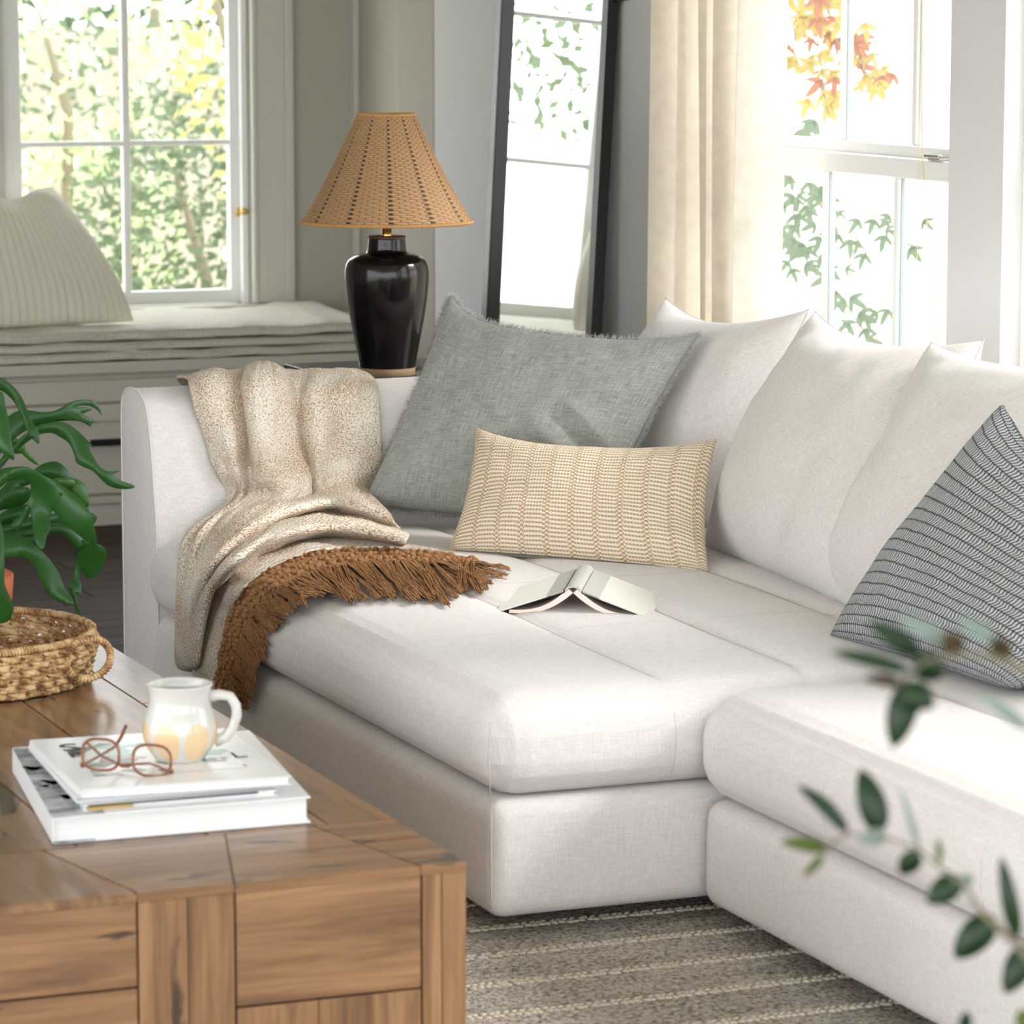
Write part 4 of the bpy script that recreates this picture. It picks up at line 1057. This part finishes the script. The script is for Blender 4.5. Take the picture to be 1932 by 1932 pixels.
blade([(-60, 660), (0, 590), (60, 520), (130, 455), (200, 410), (280, 388), (350, 392), (410, 430), (460, 478), (502, 526), (478, 516), (500, 570), (540, 630), (580, 652), (642, 650), (600, 672), (650, 703), (700, 720), (724, 735), (690, 746), (630, 743), (580, 726), (540, 690), (500, 650), (460, 632), (412, 605), (400, 560), (370, 500), (320, 465), (280, 445), (220, 450), (150, 490), (80, 550), (0, 640), (-50, 720)], 0, -.05, [R0, (-100, 820), (-60, 680)], ph=2)
blade([(60, 700), (170, 650), (230, 612), (300, 600), (350, 632), (400, 688), (450, 718), (470, 780), (472, 842), (440, 822), (400, 780), (350, 735), (300, 705), (220, 695), (100, 740)], .05, .09, [R0, (-60, 860), (80, 720)], ph=3)
blade([(350, 700), (400, 696), (446, 716), (470, 770), (473, 836), (440, 815), (385, 760)], .03, .05, [(300, 705), (350, 710), (370, 716)], ph=0, mat='fern_light')
blade([(-80, 760), (-60, 690), (0, 645), (60, 630), (130, 626), (180, 640), (230, 672), (290, 700), (360, 745), (430, 800), (475, 860), (500, 930), (516, 1000), (512, 1050), (480, 1032), (430, 1000), (385, 962), (340, 925), (300, 880), (282, 860), (268, 900), (266, 960), (246, 1010), (232, 1072), (200, 1050), (178, 1000), (172, 930), (166, 880), (160, 852), (138, 900), (112, 948), (76, 980), (60, 960), (66, 925), (110, 880), (148, 820), (165, 760), (160, 712), (120, 690), (60, 696), (0, 740), (-50, 800)], -.06, -.13, [R0, (-110, 900), (-66, 760)], amp=.014, ph=0)
blade([(-60, 880), (0, 780), (80, 742), (150, 738), (165, 770), (140, 820), (60, 850), (0, 862), (-40, 920)], .02, .0, [R0, (-100, 960), (-50, 900)], ph=1)
blade([(-40, 920), (0, 880), (80, 842), (150, 830), (165, 865), (120, 925), (40, 930), (0, 948)], .04, .05, [R0, (-80, 980), (-30, 930)], ph=2)
blade([(200, 905), (280, 880), (360, 875), (420, 890), (470, 872), (516, 890), (505, 930), (450, 960), (436, 1010), (422, 1052), (408, 1000), (370, 978), (300, 950), (230, 930)], .05, .07, [R0, (40, 960), (215, 915)], ph=3)
blade([(-60, 1040), (20, 990), (80, 985), (140, 1010), (200, 1060), (250, 1108), (292, 1160), (320, 1210), (346, 1282), (398, 1357), (368, 1366), (330, 1350), (322, 1366), (312, 1346), (275, 1328), (240, 1280), (212, 1222), (190, 1160), (130, 1110), (60, 1112), (0, 1100), (-60, 1090)], -.03, -.08, [R0, (-110, 1030), (-50, 1060)], ph=1.5)
blade([(420, 1030), (480, 1026), (540, 1048), (572, 1082), (562, 1132), (534, 1190), (504, 1222), (462, 1218), (446, 1182), (424, 1228), (436, 1262), (430, 1312), (412, 1312), (418, 1372), (442, 1434), (408, 1400), (394, 1340), (378, 1305), (370, 1262), (394, 1200), (408, 1120)], .02, -.02, [R0, (150, 980), (330, 960), (430, 1050)], amp=.018, ph=.5)
blade([(-90, 190), (-50, 150), (0, 148), (50, 178), (100, 230), (132, 290), (162, 370), (200, 430), (210, 502), (180, 482), (150, 440), (120, 360), (80, 285), (30, 232), (-10, 215), (-60, 240)], -.06, -.10, [R0, (-150, 500), (-80, 215)], ph=.3)
blade([(-70, 880), (-30, 920), (0, 915), (18, 1000), (22, 1150), (26, 1260), (60, 1340), (70, 1400), (50, 1448), (5, 1466), (-30, 1440), (-40, 1300), (-60, 1100)], -.15, -.17, [R0, (-140, 900), (-60, 900)], ph=2.2)
blade([(-60, 260), (-10, 222), (18, 238), (30, 300), (48, 400), (60, 500), (78, 584), (48, 580), (8, 545), (-20, 500), (-40, 400)], -.13, -.15, [R0, (-160, 600), (-60, 290)], ph=1.1)
blade([(96, 516), (130, 528), (165, 570), (210, 618), (168, 600), (108, 546)], .02, .02, [(20, 440), (60, 490), (104, 528)], mat='fern_light')
blade([(-60, 1010), (0, 985), (60, 958), (118, 948), (150, 990), (185, 1022), (150, 1060), (130, 1112), (60, 1100), (0, 1085)], .03, .04, [R0, (-90, 1030), (-40, 1040)], ph=2.7)

# ================================================================== lamp and side table
STZ = .724
stt = thing('side_table', 'black side table behind the sofa arm carrying the lamp', 'side table', (3.2, 8.5, 0))
box('top', (2.905, 8.17, STZ-.022), (3.50, 8.83, STZ), M['black_wood'], stt, .003)
for x, y in ((2.94, 8.21), (3.465, 8.21), (2.94, 8.79), (3.465, 8.79)): box('leg', (x-.015, y-.015, 0), (x+.015, y+.015, STZ-.022), M['black_metal'], stt, .003)
box('shelf', (2.93, 8.2, .2), (3.475, 8.8, .218), M['black_wood'], stt, .003)
lc = at(731, 700, y=8.45); lc = V((lc.x, lc.y, STZ+.0005))
lamp = thing('table_lamp', 'table lamp with black glazed jar base and woven wicker shade', 'lamp', tuple(lc))
k = N('black_glaze'); f_ = k.noise(k.coord(), 9, 4, .6); k.col(k.mix(k.ramp(f_, [(.45, (0, 0, 0)), (.7, (1, 1, 1))]), (.004, .0035, .0035, 1), (.016, .011, .010, 1))).rough(k.math('ADD', .07, k.math('MULTIPLY', f_, .18))); k.b.inputs['Coat Weight'].default_value = .15; k.b.inputs['Coat Roughness'].default_value = .05; k.b.inputs['Specular IOR Level'].default_value = .3; M['glaze'] = k.m
lathe('foot_ring', [(.0, .0), (.067, .0), (.070, .003), (.0705, .020), (.068, .0225)], plain('raw_clay', srgb(150, 122, 92), .8, bumpscale=70, bs=.2), lamp, 56, tuple(lc))
pr = smoothprof([(.070, .021), (.077, .06), (.088, .115), (.0985, .175), (.1045, .225), (.1055, .262), (.098, .288), (.078, .302), (.055, .308), (.049, .314), (.0475, .326), (.046, .342), (.047, .346)], 60)
lathe('jar', pr, M['glaze'], lamp, 72, tuple(lc))
lathe('lip', [(.046, .344), (.0475, .346), (.0475, .349), (.045, .3505), (.0, .351)], plain('brown_glaze_lip', srgb(86, 56, 44), .3), lamp, 48, tuple(lc))
lathe('neck', [(.013, .35), (.013, .356), (.0125, .357), (.0125, .40), (.006, .401), (.006, .62), (.008, .622), (.011, .632), (.0, .645)], M['brass'], lamp, 24, tuple(lc))
sz0, sz1, NR, NS = .385, .651, 50, 72
def shr(f): return .214+(.071-.214)*(f**.86)
def shade(a, b):
    fr = b*NR; rw = int(min(fr, NR-1e-6)); ph = fr-rw; st_ = a*NS
    rr = shr(b)+.0018*math.sin(PI*ph)+.0026*math.sin(2*PI*st_/2+PI*(rw % 2))*math.sin(PI*ph)
    th_ = a*2*PI; return (lc.x+rr*math.cos(th_), lc.y+rr*math.sin(th_), lc.z+sz0+(sz1-sz0)*b)
def wicker():
    k = N('wicker_weave'); uv = k.sep(k.coord('UV')); u = k.math('MULTIPLY', uv[0], NS); v = k.math('MULTIPLY', uv[1], NR)
    rowp = k.math('MODULO', k.math('FLOOR', v), 2); fu = k.math('FRACT', k.math('ADD', k.math('MULTIPLY', u, .5), k.math('MULTIPLY', rowp, .5)))
    gap = k.math('GREATER_THAN', k.math('ABSOLUTE', k.math('SUBTRACT', fu, .5)), .44)
    fv = k.math('FRACT', v); vb = k.math('SUBTRACT', 1, k.math('POWER', k.math('ABSOLUTE', k.math('SUBTRACT', k.math('MULTIPLY', fv, 2), 1)), 4))
    rowgap = k.math('LESS_THAN', vb, .45)
    cu = k.math('FRACT', k.math('ADD', k.math('DIVIDE', u, 6), .07)); col_ = k.math('LESS_THAN', k.math('ABSOLUTE', k.math('SUBTRACT', cu, .5)), .055)
    dark = k.math('MULTIPLY', col_, rowp)
    fz = k.noise(k.map(k.coord('UV'), (60, 300, 1)), 1, 3)
    c = k.mix(fz, srgb(202, 164, 122), srgb(160, 122, 84))
    c = k.mix(k.math('MULTIPLY', k.math('MAXIMUM', rowgap, gap), .6), c, srgb(104, 68, 38))  # weave shading put into the colour: gaps and row edges browned
    c = k.mix(k.math('MULTIPLY', k.math('MULTIPLY', dark, k.math('SUBTRACT', 1, rowgap)), .92), c, (.008, .006, .01, 1))
    k.rough(.6).col(c); k.bump(vb, .4, .002)
    tl = k.n('ShaderNodeBsdfTranslucent'); k.set(tl.inputs[0], c); mx = k.n('ShaderNodeMixShader'); mx.inputs[0].default_value = .12
    k.t.links.new(k.b.outputs[0], mx.inputs[1]); k.t.links.new(tl.outputs[0], mx.inputs[2]); k.t.links.new(mx.outputs[0], k.out.inputs[0]); return k.m
shd = grid('shade', shade, NS*4, NR*4, wicker(), lamp, wrapu=True, uvf=lambda a, b: (a, b))
def ringp(r, z, n=64): return [lc+V((r*math.cos(2*PI*i/n), r*math.sin(2*PI*i/n), z)) for i in range(n+1)]
M['cane'] = plain('cane', srgb(196, 146, 90), .6, bumpscale=200, bs=.4)
bm = bmesh.new(); coil(bm, ringp(.214, sz0, 40), .0026, .005, .0018); tube_into(bm, ringp(.214, sz0), .003, 6, False); frombm('shade_rim', bm, M['cane'], lamp, True)
bm = bmesh.new(); coil(bm, ringp(.071, sz1, 40), .0026, .005, .0018); tube_into(bm, ringp(.071, sz1), .003, 6, False); frombm('shade_rim', bm, M['cane'], lamp, True)
bm = bmesh.new()
for i in range(3): tube_into(bm, [lc+V((0, 0, .615)), lc+V((.07*math.cos(2.1*i), .07*math.sin(2.1*i), .63))], .0015, 6)
frombm('shade_spider', bm, M['brass'], lamp)
cbl = tube('lamp_cord', [lc+V((.06, .02, .004)), (3.2, 8.6, STZ+.0035), (3.30, 8.66, STZ+.0035), (3.45, 8.70, STZ+.0035), (3.53, 8.72, STZ-.02), (3.56, 8.72, .3), (3.6, 8.9, .01), (3.95, 9.0, .3)], .003, M['cable'])
tag(cbl, 'black cord running from the lamp base across the black side table', 'cord')

# ================================================================== mirror
def lean(p0, z): return p0
ml_o0, ml_o1 = at(920, 610, x=3.94), at(948, 0, x=3.975)   # left outer edge, low / high
mr_o0, mr_o1 = at(1140, 635, x=3.94), at(1168, 0, x=3.975)
mir = thing('floor_mirror', 'tall black-framed mirror leaning against the grey wall', 'mirror', ((3.9, 9.45, 0)))
# frame leaning back: foot at x0, top at wall
yL, yR = 9.98, 9.14; tilt = math.radians(3.0); x0m = 3.985-1.85*math.tan(tilt); Hm = 1.85
slant = math.radians(-0.0)
def mp(y, s, d):   # y along wall, s up the frame, d in front of the glass
    return V((x0m+s*math.sin(tilt)-d*math.cos(tilt), y, s*math.cos(tilt)+d*math.sin(tilt)+.004))
def mbox(y0, y1, s0, s1, d0, d1, mat, name, bev=.003):
    bm = bmesh.new(); bx(bm, (0, y0, s0), (1, y1, s1), 0)
    for v in bm.verts: v.co = mp(v.co.y, v.co.z, d1 if v.co.x > .5 else d0)
    bmesh.ops.recalc_face_normals(bm, faces=bm.faces)
    if bev: bmesh.ops.bevel(bm, geom=list(bm.edges), offset=bev, segments=2, affect='EDGES')
    return frombm(name, bm, mat, mir)
fwid = .045
mbox(yL-fwid, yL, 0, Hm, -.012, .02, M['black_wood'], 'frame_side'); mbox(yR, yR+fwid, 0, Hm, -.012, .02, M['black_wood'], 'frame_side')
mbox(yR+fwid, yL-fwid, 0, fwid, -.012, .02, M['black_wood'], 'frame_rail'); mbox(yR+fwid, yL-fwid, Hm-fwid, Hm, -.012, .02, M['black_wood'], 'frame_rail')
mbox(yR+.02, yL-.02, .02, Hm-.02, -.010, -.002, M['mirror'], 'glass', 0)
bm = bmesh.new(); p = mp(yR-.004, 1.66, -.005); bmesh.ops.create_uvsphere(bm, u_segments=10, v_segments=8, radius=.012, matrix=Matrix.Translation(p)); tube_into(bm, [p, p+V((.02, -.03, 0))], .004, 6); frombm('wall_strap', bm, M['black_metal'], mir, True)

# ================================================================== curtain
def curt(a, b):
    y = 8.70-(8.70-8.03)*a; z = 2.55*(1-b)+.01
    ph = a*2*PI*5.2; am = .045*(1+.2*math.sin(a*9))
    x = 3.90+am*math.sin(ph+.25*math.sin(z*1.3))+.012*math.sin(ph*2.3+z*.8)
    y += .022*math.sin(ph*1+1.3)+.01*math.sin(z*2+a*7)
    return (x, y, z)
cu = thing('curtain', 'cream linen curtain gathered at the left of the bright window', 'curtain', (3.9, 8.3, 0))
grid('panel', curt, 260, 60, M['curtain'], cu, uvf=lambda a, b: (a, b*2.5))
tube('rod', [(3.9, 8.95, 2.57), (3.9, 2.9, 2.57)], .012, M['black_metal'], cu, 12)

# ================================================================== rug
rg = thing('area_rug', 'grey-brown woven rug with raised cream braided lines under the sofa and table', 'rug', (1.8, 5.5, 0))
k = N('rug_pile'); co = k.coord(); a = k.noise(co, 105, 3, .85); b = k.noise(k.map(co, (2, 9, 1)), 1.5, 4, .6); vv = k.noise(co, 90, 2)
f_ = k.math('ADD', k.math('MULTIPLY', a, .8), k.math('MULTIPLY', k.math('ADD', b, vv), .18))
k.col(k.ramp(f_, [(.38, srgb(58, 54, 52)), (.46, srgb(122, 114, 107)), (.55, srgb(168, 159, 149)), (.66, srgb(216, 208, 198))])).rough(1); k.b.inputs['Specular IOR Level'].default_value = .05; k.bump(k.math('ADD', a, vv), 1, .008); M['rug'] = k.m
box('field', (.2, 3.2, .0005), (3.3, 7.3, .012), M['rug'], rg, .004)
k = N('cream_rug_yarn'); f_ = k.noise(k.coord(), 200, 2); k.col(k.mix(f_, srgb(226, 216, 200), srgb(176, 164, 148))).rough(1); M['rugyarn'] = k.m
bm = bmesh.new(); yy = 4.25; li = 0
while yy < 6.0:
    for rr in range(2):
        x = 1.75
        while x < 3.2:
            mt = Matrix.Translation((x+random.uniform(-.003, .003), yy+rr*.016+random.uniform(-.002, .002)+.004*math.sin(x*5+li), .0135)) @ Matrix.Rotation(.5 if rr % 2 else -.5, 4, 'Z') @ Matrix.Diagonal((1.6, .8, .6, 1))
            bmesh.ops.create_icosphere(bm, subdivisions=1, radius=.0055, matrix=mt); x += .0135
    yy += .172; li += 1
o = frombm('braided_line', bm, M['rugyarn'], rg, True); o['kind'] = 'stuff'

# ================================================================== foreground olive
ol = thing('olive_tree', 'olive branches with small leaves reaching in from the right foreground', 'plant', (2.05, 2.35, 0))
def leaf_into(bm, base, tip, wid, cup=.15, nrm=None, n=8, pw=.8):
    base, tip = V(base), V(tip); ax = tip-base; L = ax.length; ax.normalize()
    nrm = nrm or -FW; side = ax.cross(nrm).normalized(); nr = side.cross(ax)
    rows_ = []
    for i in range(n+1):
        f = i/n; w_ = wid/2*(math.sin(PI*min(1, f**pw*.985+.012)))**.62
        c = base+ax*L*f+nr*(.10*L*math.sin(PI*f))
        rows_.append([bm.verts.new(c-side*w_-nr*w_*cup), bm.verts.new(c), bm.verts.new(c+side*w_-nr*w_*cup)])
    for a, b in zip(rows_, rows_[1:]):
        for j in (0, 1): f_ = bm.faces.new((a[j], a[j+1], b[j+1], b[j])); f_.smooth = True
def oc(x, y, d): return atd(1250+x/2.3226, 1100+y/2.3226, d)
lower = [((815, 1090), (592, 885), 62, 'olive_dark'), ((955, 1095), (868, 815), 105, 'olive_dark'), ((1125, 1165), (1040, 900), 26, 'olive_pale'), ((725, 1158), (518, 1135), 56, 'olive_yellow'),
         ((705, 1190), (615, 1288), 34, 'olive_yellow'), ((985, 1105), (850, 1125), 62, 'olive_pale'), ((1115, 1175), (1045, 1280), 82, 'olive_dark'), ((1310, 1290), (1158, 1400), 96, 'olive_dark'),
         ((1450, 1460), (1280, 1645), 116, 'olive_dark'), ((1555, 1560), (1482, 1195), 62, 'olive_dark'), ((1600, 1590), (1500, 1800), 104, 'olive_dark'), ((1320, 1960), (1335, 1875), 50, 'olive_dark'), ((1600, 1960), (1570, 1865), 70, 'olive_yellow'),
         ((1215, 1230), (1208, 1120), 26, 'olive_yellow'), ((1345, 1330), (1330, 1270), 40, 'olive_pale')]
upper = [((1135, 315), (900, 168), 74, 'olive_dark'), ((1085, 385), (738, 300), 56, 'olive_dark'), ((1260, 270), (1035, 148), 62, 'olive_pale'), ((1300, 320), (1240, 215), 84, 'olive_brown'),
         ((1450, 255), (1300, 150), 54, 'olive_pale'), ((1515, 335), (1440, 228), 76, 'olive_brown'), ((1120, 320), (1222, 415), 110, 'olive_dark'), ((1050, 440), (880, 418), 44, 'olive_brown'),
         ((1085, 430), (1010, 725), 110, 'olive_dark'), ((1060, 450), (1190, 545), 100, 'olive_dark'), ((1080, 470), (1115, 575), 90, 'olive_dark'), ((1600, 640), (1370, 478), 46, 'olive_pale'), ((1150, 300), (1170, 400), 70, 'olive_brown')]
def branch(pts, leaves, d, d2, tail):
    P = [oc(a, b, d+(d2-d)*i/(len(pts)-1)) for i, (a, b) in enumerate(pts)]+[V(t) for t in tail]
    n = 40; pp = [cr(P, i/n) for i in range(n+1)]
    br_ = tube('branch', pp, [.0011+.004*(i/n)**1.5 for i in range(n+1)], M['twig'], ol, 7)
    for b_, t_, w_, mk in leaves:
        dd = d+random.uniform(-.02, .02)
        bm = bmesh.new(); leaf_into(bm, oc(*b_, dd), oc(*t_, dd+random.uniform(-.015, .015)), w_/2.3226*d/FPX*1.25, nrm=(-FW+RT*random.uniform(-.3, .3)+UP*random.uniform(-.1, .5)).normalized())
        o = frombm('leaf', bm, M[mk], ol); md = o.modifiers.new('t', 'SOLIDIFY'); md.thickness = .0005
branch([(820, 1098), (980, 1120), (1120, 1170), (1220, 1250), (1320, 1325), (1380, 1420), (1460, 1500), (1550, 1575), (1700, 1690)], lower, 3.0, 2.8, [(1.62, 2.42, .80), (1.8, 2.38, .62), (2.0, 2.35, .45)])
branch([(1040, 450), (1120, 370), (1200, 330), (1340, 310), (1500, 340), (1700, 440)], upper, 2.75, 2.6, [(1.65, 2.3, 1.0), (1.85, 2.33, .85), (2.03, 2.35, .6)])
tube('twig', [oc(815, 1095, 3.0), oc(760, 1130, 3.0), oc(705, 1185, 3.0)], .0012, M['twig'], ol, 6)
tube('trunk', [(2.05, 2.35, .3), (2.03, 2.34, .5), (2.05, 2.36, .75), (2.1, 2.38, 1.0), (2.2, 2.3, 1.4)], [.016, .014, .012, .009, .004], M['twig'], ol, 10)
lathe('pot', [(.0, .0), (.11, .0), (.15, .30), (.155, .32), (.14, .32), (.135, .29), (.0, .29)], plain('grey_planter', srgb(170, 168, 160), .8), ol, 40, (2.05, 2.35, 0))

# ================================================================== outdoors
gr = box('ground', (-40, -40, -.6), (60, 80, -.5), plain('pale_gravel', srgb(206, 200, 178), .95), bev=0); tag(gr, kind='structure')
# vine leaves outside the right window
def vleaf(bm, p, s, rot, nrm):
    ax = V((math.sin(rot)*RT.x, math.sin(rot)*RT.y, -math.cos(rot))).normalized()
    for da, l in ((0, 1.0), (.85, .72), (-.85, .72)):
        a2 = V((math.sin(rot+da)*RT.x, math.sin(rot+da)*RT.y, -math.cos(rot+da)))
        leaf_into(bm, p, p+a2*s*l, s*.34*l, nrm=nrm, n=6)
def vine(name, label, clusters, mat, X, seeds):
    t = thing(name, label, 'vine', tuple(at(1560, 100, x=X)))
    for (u0, v0, u1, v1, n, s) in clusters:
        pts = [at(u0+(u1-u0)*i/6+random.uniform(-8, 8), v0+(v1-v0)*i/6, x=X+.02*math.sin(i)) for i in range(7)]
        tube('stem', pts, .003, M['twig'], t, 5)
        for i in range(n):
            f = (i+random.random())/n; u = u0+(u1-u0)*f+random.gauss(0, 26); v = v0+(v1-v0)*f+random.gauss(0, 18)
            bm = bmesh.new(); vleaf(bm, at(u, v, x=X+random.uniform(-.12, .12)), s*random.uniform(.7, 1.25), random.uniform(-1.3, 1.3), (-FW+V((random.uniform(-.5, .5), random.uniform(-.5, .5), random.uniform(-.4, .4)))).normalized())
            mk = random.choice(mat); frombm('leaf', bm, M[mk], t)
    return t
vine('climbing_vine', 'red and yellow vine leaves hanging outside the upper window panes', [(1520, -60, 1560, 215, 44, .06), (1540, -80, 1590, 100, 26, .06), (1590, 60, 1660, 170, 18, .055), (1480, -40, 1500, 120, 8, .05)], ['vine_red', 'vine_yellow', 'vine_yellow', 'vine_red'], 4.9, 1)
vine('climbing_vine', 'green vine trailing outside the lower window panes', [(1490, 235, 1505, 260, 4, .055), (1490, 330, 1640, 480, 18, .055), (1490, 390, 1510, 500, 16, .06), (1520, 480, 1660, 650, 22, .055), (1640, 400, 1730, 470, 8, .05), (1500, 330, 1540, 360, 7, .05)], ['vine_green'], 4.9, 2)
# garden beyond the far window
M['leaf_bright'] = translucent('garden_leaf_bright', (.42, .48, .28, 1), (.55, .68, .36, 1), .6, .45)
M['leaf_mid'] = translucent('garden_leaf_mid', (.10, .14, .08, 1), (.14, .20, .08, 1), .6, .35)
M['leaf_dark'] = translucent('garden_leaf_dark', (.055, .09, .045, 1), (.07, .12, .04, 1), .6, .3)
M['leaf_yellow'] = translucent('garden_leaf_yellow', (.42, .38, .14, 1), (.55, .5, .2, 1), .6, .45)
def shrub(name, label, c, rad, n, s, mat, trunk=None, cat='shrub'):
    t = thing(name, label, cat, (c[0], c[1], -.5))
    bm = bmesh.new()
    for i in range(n):
        d = V((random.gauss(0, 1), random.gauss(0, 1), random.gauss(0, 1))).normalized()*random.uniform(.35, 1)**.6
        d *= 1+.35*nz((d.x*2.5, d.y*2.5, d.z*2.5), 1, c[0])
        p = V(c)+V((d.x*rad[0], d.y*rad[1], d.z*rad[2]))
        a = V((random.gauss(0, 1), random.gauss(0, 1), random.gauss(0, 1))).normalized(); b = a.orthogonal().normalized(); ss = s*random.uniform(.6, 1.4)
        vs = [bm.verts.new(p+a*ss), bm.verts.new(p+b*ss*.5), bm.verts.new(p-a*ss), bm.verts.new(p-b*ss*.5)]; bm.faces.new(vs)
    o = frombm('foliage', bm, M[mat], t); o['kind'] = 'stuff'
    bm = bmesh.new(); tube_into(bm, [(c[0], c[1], -.5), (c[0]+.05, c[1], c[2]-rad[2]*.3), (c[0]-.1, c[1], c[2]+rad[2]*.4)], [trunk or .04, (trunk or .04)*.8, .01], 8)
    frombm('trunk', bm, M['twig'], t)
gp = lambda u, v, y: tuple(at(u, v, y=y))
shrub('garden_shrub', 'bright yellow-green shrub outside the left half of the far window', gp(110, 130, 17.9), (.75, .5, .75), 620, .05, 'leaf_bright')
shrub('garden_shrub', 'sunlit pale shrub low behind the bench pillow outside', gp(120, 420, 19.2), (.8, .5, .55), 520, .05, 'leaf_bright')
shrub('garden_shrub', 'dark green shrub low outside the right half of the far window', gp(370, 440, 16.2), (.62, .5, .75), 2200, .032, 'leaf_mid')
shrub('garden_shrub', 'yellow-leaved branch at the upper right of the far window', gp(430, 60, 15.0), (.26, .3, .75), 260, .04, 'leaf_yellow')
shrub('garden_shrub', 'loose green shrub beside the fence seen above the window bar', gp(240, 200, 20.35), (.9, .5, .7), 380, .05, 'leaf_mid')
shrub('garden_tree', 'dark evergreen tree behind the garden fence', gp(300, 0, 24.5), (2.6, .9, 3.2), 2600, .09, 'leaf_dark', .12, 'tree')
shrub('garden_tree', 'leafy tree seen only in the mirror reflection', (-.9, 19.5, 2.05), (1.3, .8, .9), 1000, .05, 'leaf_mid', .08, 'tree')
fn_ = thing('garden_fence', 'weathered grey board fence behind the garden shrubs', 'fence', (6.5, 21, -.5))
fb_ = plain('weathered_board', srgb(158, 152, 138), .9, bumpscale=20, bs=.4)
pmsh = bpy.data.meshes.new('board'); bm = bmesh.new(); bx(bm, (0, 0, 0), (.14, .02, 2.0), .004, 1); bm.to_mesh(pmsh); bm.free(); pmsh.materials.append(fb_)
xx = 5.0
while xx < 9.0:
    o = bpy.data.objects.new('board', pmsh); C.objects.link(o); o.parent = fn_; o.location = (xx-6.5, random.uniform(-.004, .004), 0); xx += .155
